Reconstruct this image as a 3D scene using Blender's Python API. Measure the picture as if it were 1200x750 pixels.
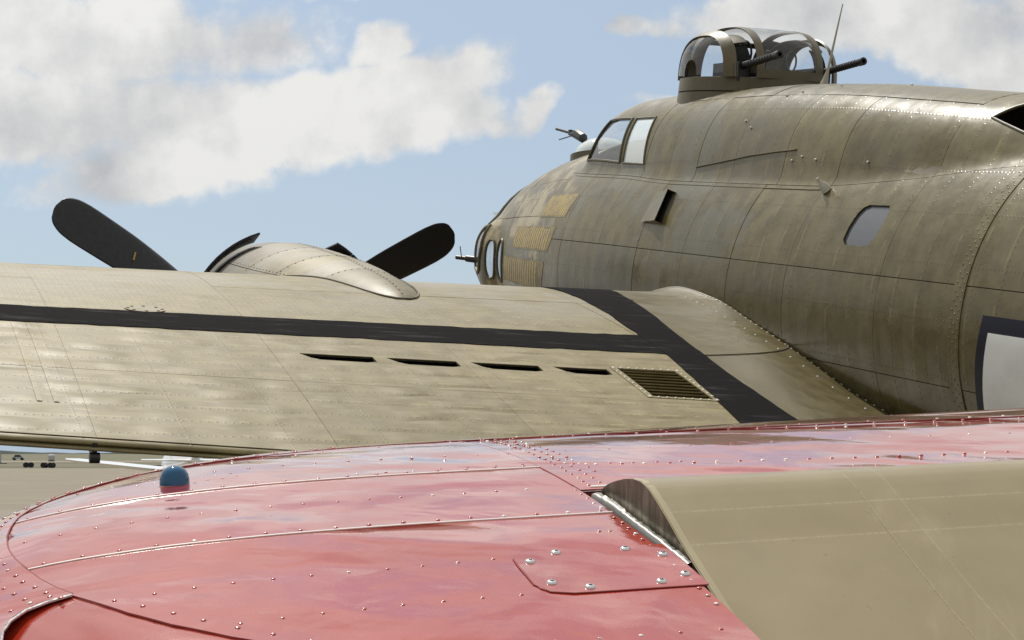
import bpy, math, random
import numpy as np
from mathutils import Vector, Matrix
from mathutils.geometry import delaunay_2d_cdt

for o in list(bpy.data.objects):
    bpy.data.objects.remove(o)
scene = bpy.context.scene
C = scene.collection
R_ = math.radians
random.seed(7)
rng = np.random.default_rng(7)

# ------------------------------------------------------------------ camera
cam_d = bpy.data.cameras.new('camera')
cam = bpy.data.objects.new('camera', cam_d)
C.objects.link(cam)
cam.location = (0, 0, 1.7)
cam.rotation_euler = (R_(90) + math.atan(156 / 2176), 0, 0)
cam_d.sensor_width = 36
cam_d.lens = 2176 / 1200 * 36
cam_d.clip_start = .05
cam_d.clip_end = 20000
scene.camera = cam

# ------------------------------------------------------------------ sun, sky, exposure
SUN_AZ, SUN_EL = R_(-24), R_(58)          # azimuth from +Y (ahead) towards +X
sun_dir = Vector((math.sin(SUN_AZ) * math.cos(SUN_EL), math.cos(SUN_AZ) * math.cos(SUN_EL), math.sin(SUN_EL)))
sd = bpy.data.lights.new('sun', 'SUN')
sd.energy = 4.4
sd.angle = R_(.53)
sd.color = (1.0, .955, .88)
sun = bpy.data.objects.new('sun', sd)
C.objects.link(sun)
sun.rotation_euler = sun_dir.to_track_quat('Z', 'Y').to_euler()
sun.location = (-10, 10, 30)

vs = scene.view_settings
vs.view_transform = 'Standard'
vs.look = 'None'
vs.exposure = 0
vs.gamma = 1


class Nodes:
    """short-hand for building node trees"""
    def __init__(self, tree):
        self.t = tree
        tree.nodes.clear()

    def n(self, kind, **kw):
        nd = self.t.nodes.new(kind)
        for k, v in kw.items():
            setattr(nd, k, v)
        return nd

    def link(self, a, b):
        self.t.links.new(a, b)

    def put(self, sock, v):
        if isinstance(v, bpy.types.NodeSocket):
            self.link(v, sock)
        elif v is not None:
            sock.default_value = v

    def m(self, op, a, b=None, c=None, clamp=False):
        nd = self.n('ShaderNodeMath', operation=op, use_clamp=clamp)
        for i, v in enumerate((a, b, c)):
            self.put(nd.inputs[i], v)
        return nd.outputs[0]

    def xyz(self, x=0., y=0., z=0.):
        nd = self.n('ShaderNodeCombineXYZ')
        for i, v in enumerate((x, y, z)):
            self.put(nd.inputs[i], v)
        return nd.outputs[0]

    def sep(self, v):
        nd = self.n('ShaderNodeSeparateXYZ')
        self.link(v, nd.inputs[0])
        return nd.outputs

    def vm(self, op, a, b):
        nd = self.n('ShaderNodeVectorMath', operation=op)
        self.put(nd.inputs[0], a)
        self.put(nd.inputs[1], b)
        return nd.outputs[0]

    def noise(self, vec, scale, detail=4., rough=.55, dist=0.):
        nd = self.n('ShaderNodeTexNoise')
        self.put(nd.inputs['Vector'], vec)
        nd.inputs['Scale'].default_value = scale
        nd.inputs['Detail'].default_value = detail
        nd.inputs['Roughness'].default_value = rough
        nd.inputs['Distortion'].default_value = dist
        return nd.outputs[0]

    def ss(self, v, a, b, lo=0., hi=1.):
        nd = self.n('ShaderNodeMapRange', interpolation_type='SMOOTHSTEP')
        self.put(nd.inputs[0], v)
        for i, q in enumerate((a, b, lo, hi)):
            nd.inputs[i + 1].default_value = q
        return nd.outputs[0]

    def mix(self, f, a, b, mode='MIX'):
        nd = self.n('ShaderNodeMix', data_type='RGBA', blend_type=mode)
        self.put(nd.inputs[0], f)
        for s, v in ((nd.inputs[6], a), (nd.inputs[7], b)):
            if isinstance(v, (tuple, list)):
                v = tuple(v) + ((1.,) if len(v) == 3 else ())
            self.put(s, v)
        return nd.outputs[2]

    def bump(self, h, strength, dist, normal=None):
        nd = self.n('ShaderNodeBump')
        nd.inputs['Strength'].default_value = strength
        nd.inputs['Distance'].default_value = dist
        self.put(nd.inputs['Height'], h)
        if normal is not None:
            self.link(normal, nd.inputs['Normal'])
        return nd.outputs[0]


# sky: Nishita plus broken cumulus, both functions of direction only
world = bpy.data.worlds.new('World')
scene.world = world
world.use_nodes = True
world.cycles.sampling_method = 'MANUAL'
world.cycles.sample_map_resolution = 256
w = Nodes(world.node_tree)
SKY_STRENGTH = .1
sky = w.n('ShaderNodeTexSky', sky_type='NISHITA', sun_disc=False)
sky.sun_elevation = SUN_EL
sky.sun_rotation = SUN_AZ
sky.altitude = 50
sky.air_density = 1.0
sky.dust_density = .7
sky.ozone_density = 1.2
direc = w.n('ShaderNodeTexCoord').outputs['Generated']
dx, dy, dz = w.sep(direc)
az = w.m('ARCTAN2', dx, dy)
el = w.m('ARCSINE', dz)
warp1 = w.noise(direc, 10, 4, .58)
warp2 = w.noise(w.vm('ADD', direc, (3.1, 1.7, 5.3)), 10, 4, .58)
azw = w.m('MULTIPLY_ADD', w.m('SUBTRACT', warp1, .5), .10, az)
elw = w.m('MULTIPLY_ADD', w.m('SUBTRACT', warp2, .5), .075, el)
# cumulus banks: azimuth, elevation, half-length, half-height (radians), tilt, weight
BANKS = [(-.245, .222, .135, .032, .02, 1.0), (-.21, .183, .095, .022, -.02, .95), (-.30, .168, .11, .017, 0., .9),
         (-.125, .172, .125, .027, .25, 1.15), (-.175, .153, .075, .018, .22, 1.0), (-.05, .186, .07, .018, -.18, .8),
         (-.075, .222, .022, .018, .3, .75), (.185, .228, .105, .022, -.10, 1.1), (.245, .205, .055, .022, -.35, .95),
         (.075, .229, .022, .013, 0., .7), (.020, .180, .035, .010, .3, .40),
         (-.02, .262, .15, .014, 0., .8), (.10, .180, .05, .010, 0., .35), (.36, .23, .10, .03, 0., .9)]
field = None
pos = w.xyz(azw, elw, 0.)
for a0, e0, ra, re, tl, wt in BANKS:
    mp = w.n('ShaderNodeMapping', vector_type='TEXTURE')
    w.link(pos, mp.inputs[0])
    mp.inputs[1].default_value = (a0, e0, 0)
    mp.inputs[2].default_value = (0, 0, tl)
    mp.inputs[3].default_value = (ra, re, 1)
    dt = w.n('ShaderNodeVectorMath', operation='DOT_PRODUCT')
    w.link(mp.outputs[0], dt.inputs[0])
    w.link(mp.outputs[0], dt.inputs[1])
    b = w.m('SUBTRACT', wt, dt.outputs['Value'])
    field = b if field is None else w.m('SMOOTH_MAX', field, b, .25)
field = w.m('MAXIMUM', field, -1.2)
wide = w.noise(w.vm('MULTIPLY', direc, (1., 1., 2.4)), 3.0, 2.5, .5, .2)
wide = w.m('MULTIPLY_ADD', wide, 9., -2.9)
near_view = w.m('ADD', w.m('POWER', w.m('DIVIDE', az, .40), 4.), w.m('POWER', w.m('DIVIDE', w.m('SUBTRACT', el, .10), .165), 4.))
inview = w.ss(near_view, .8, 1.5, 1., 0.)
cover = w.m('ADD', w.m('MULTIPLY', field, inview), w.m('MULTIPLY', wide, w.m('SUBTRACT', 1., inview)))
puff = w.noise(direc, 22, 7, .62)
puff2 = w.noise(w.vm('ADD', direc, (-.012, .0, .018)), 20, 2, .5)
cover = w.m('MULTIPLY_ADD', w.m('SUBTRACT', puff, .5), 2.1, cover)
mask = w.ss(cover, -.20, .52)
mask = w.m('MULTIPLY', mask, w.ss(dz, .0, .05))
relief = w.m('MULTIPLY_ADD', w.m('SUBTRACT', puff, puff2), 1.9, .68)
broad = w.noise(w.vm('ADD', direc, (7., 2., 1.)), 9, 3, .5)
lit = w.m('ADD', relief, w.m('MULTIPLY', w.m('SUBTRACT', broad, .5), 1.3), clamp=True)
cloud = w.mix(lit, (4.7, 4.8, 4.95), (7.9, 7.8, 7.55))
skycol = w.mix(.62, sky.outputs[0], (4.6, 5.4, 6.35))
skycol = w.mix(w.ss(dz, .0, .10, .75, 0.), skycol, (4.1, 5.2, 6.6))
col = w.mix(w.m('MULTIPLY', mask, .96), skycol, cloud)
# forward scattering: sky and cloud grow brighter towards the sun
sdot = w.n('ShaderNodeVectorMath', operation='DOT_PRODUCT')
w.link(direc, sdot.inputs[0])
sdot.inputs[1].default_value = tuple(sun_dir)
glow = w.m('MULTIPLY_ADD', w.m('POWER', w.m('MAXIMUM', sdot.outputs['Value'], 0.), 4.), .55, .97)
col = w.mix(1., col, w.xyz(glow, glow, glow), 'MULTIPLY')
bg = w.n('ShaderNodeBackground')
bg.inputs[1].default_value = SKY_STRENGTH
w.link(col, bg.inputs[0])
wo = w.n('ShaderNodeOutputWorld')
w.link(bg.outputs[0], wo.inputs[0])

# ------------------------------------------------------------------ surfaces
def pchip(tab):
    x=np.array([a for a,_ in tab],float);y=np.array([b for _,b in tab],float)
    h=np.diff(x);d=np.diff(y)/h;m=np.zeros_like(x)
    m[0]=d[0];m[-1]=d[-1]
    for i in range(1,len(x)-1):
        m[i]=0 if d[i-1]*d[i]<=0 else (h[i-1]+h[i])*3/((2*h[i]+h[i-1])/d[i-1]+(h[i]+2*h[i-1])/d[i])
    def f(q):
        q=np.clip(np.asarray(q,float),x[0],x[-1]);i=np.clip(np.searchsorted(x,q)-1,0,len(h)-1)
        t=(q-x[i])/h[i];t2=t*t;t3=t2*t
        return (2*t3-3*t2+1)*y[i]+(t3-2*t2+t)*h[i]*m[i]+(-2*t3+3*t2)*y[i+1]+(t3-t2)*h[i]*m[i+1]
    return f
# ---- bomber surfaces; X metres aft of the nose, Y left, Z up; returned in local axes (-X, Y, Z)
body_r=pchip([(0,.02),(.05,.17),(.15,.30),(.3,.43),(.5,.56),(.75,.67),(1,.755),(1.5,.88),(2,.97),(2.5,1.03),(3,1.08),(3.5,1.11),(4,1.13),(5,1.15),(9,1.15),(11,1.12),(14,.98),(18,.7),(21.5,.3)])
deck_w=pchip([(2.5,.45),(2.9,.66),(3.05,.74),(3.2,.77),(3.6,.80),(4,.82),(5.3,.865),(7.3,.87),(8.3,.835),(9.3,.75),(10.5,.66),(13,.45),(21,.1)])
deck_t=pchip([(2.5,.40),(2.9,.70),(3.0,.86),(3.10,1.0),(3.34,1.32),(3.46,1.385),(3.8,1.425),(4.4,1.44),(6,1.45),(7,1.42),(8,1.35),(9,1.28),(10,1.22),(13,.9),(21,.1)])
def fuselage(X,th,lift=0.):
    X,th,lift=np.broadcast_arrays(np.asarray(X,float),np.asarray(th,float),np.asarray(lift,float))
    R=body_r(X);w=deck_w(X);z0=.35;h=np.maximum(deck_t(X)-z0,.04);n=3.2;k=.03
    c,s=np.cos(th),np.sin(th)
    cheek=np.exp(-((X-1.22)/.42)**4-((th+.06)/.42)**4)
    R=R+.135*cheek
    lo=np.clip(z0*s,0,None);hi=np.full_like(R,2.5)
    for _ in range(34):
        m=(lo+hi)/2;g=np.abs(m*c/w)**n+np.abs((m*s-z0)/h)**n
        lo=np.where(g<1,m,lo);hi=np.where(g<1,hi,m)
    rd=np.where(s>.05,lo,0.)
    d=np.clip(.5+.5*(rd-R)/k,0,1);r=R*(1-d)+rd*d+k*d*(1-d)+lift
    return np.stack([-X,r*c,r*s],-1)
def wing(Y,s,up=1.,lift=0.):
    Y,x,up,lift=np.broadcast_arrays(np.asarray(Y,float),np.asarray(s,float),np.asarray(up,float),np.asarray(lift,float))
    le=4.75+.145*(Y-1.15);te=10.45-.075*(Y-1.15);c=te-le
    th=.18-.08*(Y/15.8)
    t=5*th*(.2969*np.sqrt(np.abs(x))-.126*x-.3516*x*x+.2843*x**3-.1036*x**4)*c
    z=-.47+math.tan(math.radians(2.55))*(Y-1.15)-math.tan(math.radians(2.5))*x*c
    return np.stack([-(le+x*c),Y,z+up*(t+lift)],-1)
nac_t=pchip([(4.2,.145),(4.6,.145),(5.2,.13),(5.8,.108),(6.3,.075),(6.8,.035),(7.15,-.02),(7.3,-.08)])
nac_w=pchip([(4.2,.67),(4.6,.675),(5.2,.64),(5.8,.56),(6.3,.46),(6.8,.34),(7.15,.20),(7.3,.06)])
nac_z=pchip([(4.2,-.5),(4.6,-.5),(6.3,-.35),(7.3,-.2)])
def nacelle(X,a,lift=0.):
    X,a,lift=np.broadcast_arrays(np.asarray(X,float),np.asarray(a,float),np.asarray(lift,float))
    w=nac_w(X)+lift;z0=nac_z(X);ht=nac_t(X)-z0+lift
    return np.stack([-X,3.45+w*np.cos(a),z0+ht*np.sin(a)],-1)
# ---- foreground wing: p metres inboard of the rib seam, L metres forward; world axes
AZ=math.radians(20);ROOT=np.array([.203,1.45,1.7])
FW=dict(ptip=-.6805,pc=-.0834,lc=.3429,lle=1.229,n=1.7513,m=3.733,sg=.0556)
def fore_wing(p,L,lift=0.,up=1.):
    p,L,lift,up=np.broadcast_arrays(np.asarray(p,float),np.asarray(L,float),np.asarray(lift,float),np.asarray(up,float))
    zm=-.14768+.36748*L-.19822*L*L
    zl=-.25194+.13*(L+.25)
    a=np.clip((FW['pc']-p)/(FW['pc']-FW['ptip']),0,None);b=np.clip((L-FW['lc'])/(FW['lle']-FW['lc']),0,None)
    u=(a**FW['n']+b**FW['n'])**(1/FW['n'])
    tf=np.sqrt(np.clip(1-u**FW['m'],0,1))
    z=zl+np.where(up>0,(zm-zl)*tf,-.35*(zm-zl)*tf)+FW['sg']*p+lift*up
    return np.stack([ROOT[0]+p*math.cos(AZ)-L*math.sin(AZ),ROOT[1]+p*math.sin(AZ)+L*math.cos(AZ),ROOT[2]+z],-1)
# ------------------------------------------------------------------ materials
def new_mat(name, rough=.5, color=(.5, .5, .5), metal=0., spec=.5, coat=0., coat_rough=.05):
    mt = bpy.data.materials.new(name)
    mt.use_nodes = True
    N = Nodes(mt.node_tree)
    b = N.n('ShaderNodeBsdfPrincipled')
    o = N.n('ShaderNodeOutputMaterial')
    N.link(b.outputs[0], o.inputs[0])
    b.inputs['Base Color'].default_value = (*color, 1)
    b.inputs['Roughness'].default_value = rough
    b.inputs['Metallic'].default_value = metal
    b.inputs['Specular IOR Level'].default_value = spec
    b.inputs['Coat Weight'].default_value = coat
    b.inputs['Coat Roughness'].default_value = coat_rough
    N.out = o
    return mt, N, b


def dots(N, a, b, pa, pb, r):
    """mask of rivet heads on a grid with pitches pa, pb (metres)"""
    fa = N.m('MULTIPLY', N.m('SUBTRACT', N.m('FRACT', N.m('DIVIDE', a, pa)), .5), pa)
    fb = N.m('MULTIPLY', N.m('SUBTRACT', N.m('FRACT', N.m('DIVIDE', b, pb)), .5), pb)
    d = N.m('SQRT', N.m('ADD', N.m('MULTIPLY', fa, fa), N.m('MULTIPLY', fb, fb)))
    return N.ss(d, r * .55, r * 1.1, 1., 0.)


def aircraft_paint(name, mode, olive, faded, grey, rough=.36):
    """faded olive paint; mode picks the rivet lay-out and how the weather has streaked it"""
    mt, N, b = new_mat(name, rough, spec=.36 if mode == 'body' else .32)
    P = N.n('ShaderNodeTexCoord').outputs['Object']
    x, y, z = N.sep(P)
    X = N.m('MULTIPLY', x, -1.)
    rnd = N.n('ShaderNodeObjectInfo').outputs['Random']
    if mode == 'body':
        arc = N.m('MULTIPLY', N.m('ARCTAN2', z, y), 1.13)
        u, v = X, arc
        streak = N.noise(N.xyz(N.m('MULTIPLY', N.m('MULTIPLY_ADD', arc, .32, X), 9.), N.m('MULTIPLY', arc, 1.1), 0.), 1., 4, .62)
        stain = N.noise(N.xyz(N.m('MULTIPLY', X, 1.), N.m('MULTIPLY', arc, 1.4), 3.), 1.5, 5, .62, .4)
    else:
        u, v = X, y
        streak = N.noise(N.xyz(N.m('MULTIPLY', X, 9.), N.m('MULTIPLY', y, .8), 0.), 1., 4, .6)
        stain = N.noise(N.xyz(X, N.m('MULTIPLY', y, .5), 1.), 1.7, 5, .62, .4)
    fine = N.noise(P, 55., 3, .65)
    mid = N.noise(P, 7., 3, .6)
    c = N.mix(N.ss(mid, .3, .72), olive, faded)
    gm = N.ss(stain, .50, .62)
    pick = N.ss(N.m('FRACT', N.m('MULTIPLY', rnd, 7.13)), .74, .80, 0., .55)
    if mode == 'body':
        gm = N.m('MULTIPLY', gm, N.ss(X, 6.3, 8.2, .85, .22))
        gm = N.m('MAXIMUM', gm, N.m('MULTIPLY', pick, N.ss(X, 5.8, 7.2, 1., .25)))
    else:
        # bare, chalky grey wear is strongest over the first third of the chord
        gm = N.m('MULTIPLY', N.ss(stain, .42, .62), N.ss(X, 6.6, 8.2, .9, .0))
    c = N.mix(gm, c, grey)
    sm = N.m('MULTIPLY', N.ss(streak, .52, .78), .26)
    c = N.mix(sm, c, tuple(min(1, k * 1.55) for k in faded))
    dk = N.m('MULTIPLY', N.ss(streak, .44, .24), .22)
    c = N.mix(dk, c, tuple(k * .55 for k in olive))
    if mode == 'body':
        # primer-coloured wear on the nose
        tn = N.m('MULTIPLY', N.ss(N.noise(P, 2.6, 6, .65), .46, .60), N.ss(X, 3.0, 4.0, .75, 0.))
        c = N.mix(tn, c, (.40, .335, .205))
    # paint rubbed off the stringers and frames in short dashes
    pitch = .235 if mode == 'body' else .168
    ln = N.ss(N.m('MULTIPLY', N.m('ABSOLUTE', N.m('SUBTRACT', N.m('FRACT', N.m('DIVIDE', N.m('ADD', u, .02), pitch)), .5)), pitch), .005, .013, 1., 0.)
    chip = N.m('MULTIPLY', ln, N.ss(N.noise(P, 8.5, 3, .6), .50, .60))
    c = N.mix(N.m('MULTIPLY', chip, .42 if mode != 'plain' else 0.), c, tuple(min(1, k * 1.75) for k in faded))
    c = N.mix(N.m('MULTIPLY', N.ss(fine, .55, .8), .30), c, tuple(min(1, k * 1.4) for k in faded))
    c = N.mix(N.m('MULTIPLY', N.ss(fine, .42, .25), .25), c, tuple(k * .6 for k in olive))
    tone = N.m('MULTIPLY_ADD', rnd, .22 if mode != 'plain' else .42, .89 if mode != 'plain' else .76)
    c = N.mix(1., c, N.xyz(tone, tone, tone), 'MULTIPLY')
    if mode == 'body':
        r1 = dots(N, u, v, .235, .034, .0075)
        r2 = dots(N, N.m('ADD', u, .017), N.m('ADD', v, .10), .034, .29, .0075)
        riv = N.m('MAXIMUM', r1, r2)
    elif mode == 'wing':
        r1 = dots(N, u, v, .168, .036, .0072)
        r2 = dots(N, u, N.m('ADD', v, N.m('MULTIPLY', X, .02)), .036, .43, .0065)
        lead = dots(N, u, v, .058, .036, .0062)
        riv = N.m('MAXIMUM', N.m('MAXIMUM', r1, r2), N.m('MULTIPLY', lead, N.ss(X, 7.9, 7.95, 1., 0.)))
    else:
        riv = dots(N, u, v, .30, .04, .006)
    worn = N.noise(P, 3.3, 3, .5)
    c = N.mix(N.m('MULTIPLY', riv, N.ss(worn, .3, .65, .15, .62)), c, tuple(k * .33 for k in olive))
    N.link(c, b.inputs['Base Color'])
    rg = N.m('ADD', N.m('MULTIPLY_ADD', mid, .22, rough - .11), N.m('MULTIPLY', gm, .06))
    N.link(rg, b.inputs['Roughness'])
    # quilting of the thin skin between the rivet rows
    if mode == 'wing':
        # each bay between stringers and ribs bulges by its own amount
        wob = N.noise(N.xyz(N.m('MULTIPLY', X, 6.), N.m('MULTIPLY', y, 2.1), 0.), 1., 2, .5, .6)
        Xw = N.m('MULTIPLY_ADD', wob, .10, X)
        wv = N.m('ABSOLUTE', N.m('SINE', N.m('MULTIPLY', Xw, math.pi / .168)))
        bay = N.noise(N.xyz(N.m('FLOOR', N.m('DIVIDE', X, .168)), N.m('MULTIPLY', y, 2.3), 4.), 1., 1, .5)
        quilt = N.m('ADD', N.m('MULTIPLY', wv, N.m('MULTIPLY', N.ss(bay, .40, .66), N.ss(X, 7.9, 8.4, .15, 1.1))), N.m('MULTIPLY', wob, .45))
        n1 = N.bump(quilt, .9, .0105)
    elif mode == 'body':
        wv = N.m('ABSOLUTE', N.m('SINE', N.m('MULTIPLY', X, math.pi / .235)))
        wob = N.noise(N.xyz(N.m('MULTIPLY', X, 3.5), N.m('MULTIPLY', v, 5.), 0.), 1., 3, .5)
        n1 = N.bump(N.m('ADD', N.m('MULTIPLY', N.m('MULTIPLY', wv, wob), .45), wob), .5, .008)
    else:
        n1 = N.bump(N.noise(P, 3.5, 3, .5), .6, .008)
    n2 = N.bump(N.m('MULTIPLY_ADD', fine, .12, N.m('MULTIPLY', riv, .8)), .4, .0020, n1)
    N.link(n2, b.inputs['Normal'])
    return mt


M = {}
M['body'] = aircraft_paint('faded_olive_fuselage_paint', 'body', (.088, .072, .025), (.136, .112, .046), (.124, .116, .086), .29)
M['wing'] = aircraft_paint('faded_sunlit_wing_paint', 'wing', (.148, .119, .052), (.197, .161, .077), (.218, .200, .158), .50)  # same olive paint as the fuselage, its stronger sunlight put into the colour
M['nac'] = aircraft_paint('faded_nacelle_paint', 'plain', (.160, .132, .066), (.235, .200, .116), (.235, .220, .188), .48)
M['fair'] = aircraft_paint('fairing_paint', 'plain', (.080, .064, .024), (.112, .091, .041), (.125, .112, .076), .40)
M['olive'] = aircraft_paint('olive_drab_trim_paint', 'plain', (.085, .070, .034), (.110, .092, .050), (.105, .096, .068), .42)

mt, N, b = new_mat('dark_joint', .7, (.085, .072, .042)); M['hull'] = mt
mt, N, b = new_mat('wing_joint', .7, (.13, .11, .065)); M['hullw'] = mt
mt, N, b = new_mat('cabin_black', .9, (.008, .008, .008)); M['black_in'] = mt
mt, N, b = new_mat('gun_metal', .42, (.018, .018, .019), .3); M['gun'] = mt
mt, N, b = new_mat('pale_antenna_paint', .4, (.42, .40, .34)); M['antenna'] = mt
mt, N, b = new_mat('insignia_white', .4, (.60, .62, .62))
P = N.n('ShaderNodeTexCoord').outputs['Object']
N.link(N.mix(N.ss(N.noise(P, 5, 6, .6), .4, .75), (.78, .80, .79), (.66, .67, .66)), b.inputs['Base Color']); M['ins_white'] = mt
mt, N, b = new_mat('insignia_blue', .45, (.009, .011, .024), 0., .2); M['ins_blue'] = mt

mt, N, b = new_mat('propeller_black', .48, (.010, .010, .011))
P = N.n('ShaderNodeTexCoord').outputs['Object']
nn = N.noise(P, 30, 5, .6)
N.link(N.ss(nn, .2, .8, .38, .62), b.inputs['Roughness']); M['prop'] = mt
mt, N, b = new_mat('yellow_mark', .5, (.36, .24, .045)); M['yellow'] = mt

mt, N, b = new_mat('walkway_black', .9, (.012, .012, .013), 0., .03)
P = N.n('ShaderNodeTexCoord').outputs['Object']
x, y, z = N.sep(P)
sc = N.noise(N.xyz(N.m('MULTIPLY', x, 14.), N.m('MULTIPLY', y, 2.), 0.), 1., 6, .7)
grit = N.noise(P, 160, 3, .7)
c = N.mix(N.ss(sc, .52, .80), (.0085, .0082, .0088), (.060, .058, .058))
c = N.mix(N.m('MULTIPLY', N.ss(grit, .5, .75), .4), c, (.018, .017, .017))
N.link(c, b.inputs['Base Color'])
N.link(N.bump(grit, .6, .002), b.inputs['Normal']); M['walk'] = mt

mt, N, b = new_mat('faded_yellow', .55, (.27, .215, .11))
P = N.n('ShaderNodeTexCoord').outputs['Object']
N.link(N.mix(N.ss(N.noise(P, 6, 6, .7), .38, .60), (.30, .235, .10), (.17, .142, .075)), b.inputs['Base Color']); M['fade'] = mt
mt, N, b = new_mat('tally_yellow', .5, (.45, .34, .12))
P = N.n('ShaderNodeTexCoord').outputs['Object']
N.link(N.mix(N.ss(N.noise(P, 22, 5, .7), .42, .62), (.46, .345, .125), (.30, .25, .15)), b.inputs['Base Color']); M['tally'] = mt


def thin_glass(name, tint, milky=0., rough=.02, milk=(.75, .8, .8)):
    """a thin pane: Fresnel reflection over straight-through transparency, with a milky diffuse share"""
    mt = bpy.data.materials.new(name)
    mt.use_nodes = True
    N = Nodes(mt.node_tree)
    ge = N.n('ShaderNodeNewGeometry')
    dt = N.n('ShaderNodeVectorMath', operation='DOT_PRODUCT')
    N.link(ge.outputs['Normal'], dt.inputs[0])
    N.link(ge.outputs['Incoming'], dt.inputs[1])
    graze = N.m('SUBTRACT', 1., N.m('ABSOLUTE', dt.outputs['Value']), clamp=True)
    fres = N.m('MULTIPLY_ADD', N.m('POWER', graze, 5.), .90, .07)
    tr = N.n('ShaderNodeBsdfTransparent')
    tr.inputs[0].default_value = (*tint, 1)
    gl = N.n('ShaderNodeBsdfGlossy')
    gl.inputs['Roughness'].default_value = rough
    df = N.n('ShaderNodeBsdfDiffuse')
    df.inputs[0].default_value = (*milk, 1)
    m0 = N.n('ShaderNodeMixShader')
    m0.inputs[0].default_value = milky
    N.link(tr.outputs[0], m0.inputs[1])
    N.link(df.outputs[0], m0.inputs[2])
    m1 = N.n('ShaderNodeMixShader')
    N.link(fres, m1.inputs[0])
    N.link(m0.outputs[0], m1.inputs[1])
    N.link(gl.outputs[0], m1.inputs[2])
    o = N.n('ShaderNodeOutputMaterial')
    N.link(m1.outputs[0], o.inputs[0])
    return mt


M['glass'] = thin_glass('clear_plexiglass', (.93, .95, .96))
M['glass_milky'] = thin_glass('milky_plexiglass', (.85, .9, .92), .72, .06, (.80, .87, .86))  # mostly a milky white diffuse layer over the clear pane
M['glass_part'] = thin_glass('scratched_plexiglass', (.88, .92, .95), .10, .04)
M['glass_grey'] = thin_glass('smoked_window', (.4, .42, .46), .30, .10, (.36, .38, .42))

# foreground wing: red enamel on thin riveted skin
def enamel(name, base, deep, wave=1.):
    mt, N, b = new_mat(name, .12, base, 0., .45, 1.0, .045)
    P = N.n('ShaderNodeTexCoord').outputs['Object']
    mot = N.noise(P, 9, 5, .6)
    c = N.mix(N.ss(mot, .35, .7), base, deep)
    c = N.mix(N.m('MULTIPLY', N.ss(N.noise(P, 32, 5, .7), .52, .78), .10), c, (.42, .33, .28))
    speck = N.noise(P, 260, 2, .6)
    c = N.mix(N.m('MULTIPLY', N.ss(speck, .68, .76), .35), c, tuple(k * .35 for k in base))
    N.link(c, b.inputs['Base Color'])
    dents = N.noise(N.vm('MULTIPLY', P, (1., 1.8, 1.)), 3.4, 2, .42, .4)
    dents2 = N.noise(N.vm('MULTIPLY', P, (1., 1.3, 1.)), 15., 2, .5, .3)
    n1 = N.bump(N.m('MULTIPLY_ADD', dents2, .08, dents), 1., .021 * wave)
    peel = N.noise(P, 420, 2, .5)
    n2 = N.bump(peel, .12, .0006, n1)
    N.link(n2, b.inputs['Normal'])
    N.link(n2, b.inputs['Coat Normal'])
    b.inputs['Coat IOR'].default_value = 1.5
    dust = N.noise(N.vm('MULTIPLY', P, (3., 7., 3.)), 1.6, 6, .68, .4)
    N.link(N.ss(dust, .46, .76, .02, .11), b.inputs['Coat Roughness'])
    return mt


M['red'] = enamel('red_enamel', (.33, .028, .014), (.29, .022, .011))
M['red_edge'] = enamel('red_enamel_trailing_edge', (.31, .025, .010), (.28, .021, .009), .3)
mt, N, b = new_mat('red_rivet_paint', .22, (.40, .032, .026), 0., .5, .8, .06)
P = N.n('ShaderNodeTexCoord').outputs['Object']
N.link(N.mix(N.ss(N.noise(P, 38, 2, .5), .56, .62), (.30, .024, .015), (.55, .50, .47)), b.inputs['Base Color'])
M['red_rivet'] = mt
mt, N, b = new_mat('bare_aluminium', .22, (.60, .60, .60), 1.); M['alu'] = mt
P = N.n('ShaderNodeTexCoord').outputs['Object']
N.link(N.ss(N.noise(P, 190, 4, .6), .3, .7, .14, .42), b.inputs['Roughness'])
mt, N, b = new_mat('chipped_seam_edge', .35, (.85, .82, .78), .5)
P = N.n('ShaderNodeTexCoord').outputs['Object']
N.link(N.mix(N.ss(N.noise(P, 60, 4, .7), .66, .72), (.90, .87, .84), (.50, .16, .13)), b.inputs['Base Color']); M['seam'] = mt
mt, N, b = new_mat('dark_red_groove', .6, (.20, .014, .012)); M['groove'] = mt
mt, N, b = new_mat('doped_tan_fabric', .36, (.30, .24, .135), 0., .5, .25, .2)
P = N.n('ShaderNodeTexCoord').outputs['Object']
c = N.mix(N.ss(N.noise(P, 6, 5, .6), .3, .7), (.205, .162, .078), (.238, .190, .098))
c = N.mix(N.m('MULTIPLY', N.ss(N.noise(P, 190, 3, .6), .62, .75), .25), c, (.16, .13, .08))
# stitched seams: along two chord stations and either side of each rib tape
x, y, z = N.sep(P)
ca, sa = math.cos(AZ), math.sin(AZ)
pp_ = N.m('MULTIPLY_ADD', x, ca, N.m('MULTIPLY', y, sa))
ll_ = N.m('MULTIPLY_ADD', y, ca, N.m('MULTIPLY', x, -sa))
seam = None
for src, at, wd in ((ll_, .231, .0011), (ll_, .192, .0011), (pp_, .2205, .0010), (pp_, .2575, .0010), (pp_, .7205, .0010), (pp_, .7575, .0010)):
    k = N.ss(N.m('ABSOLUTE', N.m('SUBTRACT', src, at)), wd * .5, wd * 1.4, 1., 0.)
    seam = k if seam is None else N.m('MAXIMUM', seam, k)
stitch = N.ss(N.noise(P, 420, 2, .5), .40, .60)
c = N.mix(N.m('MULTIPLY', seam, N.m('MULTIPLY_ADD', stitch, .28, .06)), c, (.42, .36, .25))
smear = N.noise(N.vm('MULTIPLY', P, (9., 3., 6.)), 1., 6, .65, .5)
c = N.mix(N.m('MULTIPLY', N.ss(smear, .50, .74), .45), c, (.185, .148, .078))
c = N.mix(N.m('MULTIPLY', N.ss(smear, .42, .26), .35), c, (.345, .290, .175))
spots = N.noise(P, 75, 2, .5)
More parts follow.
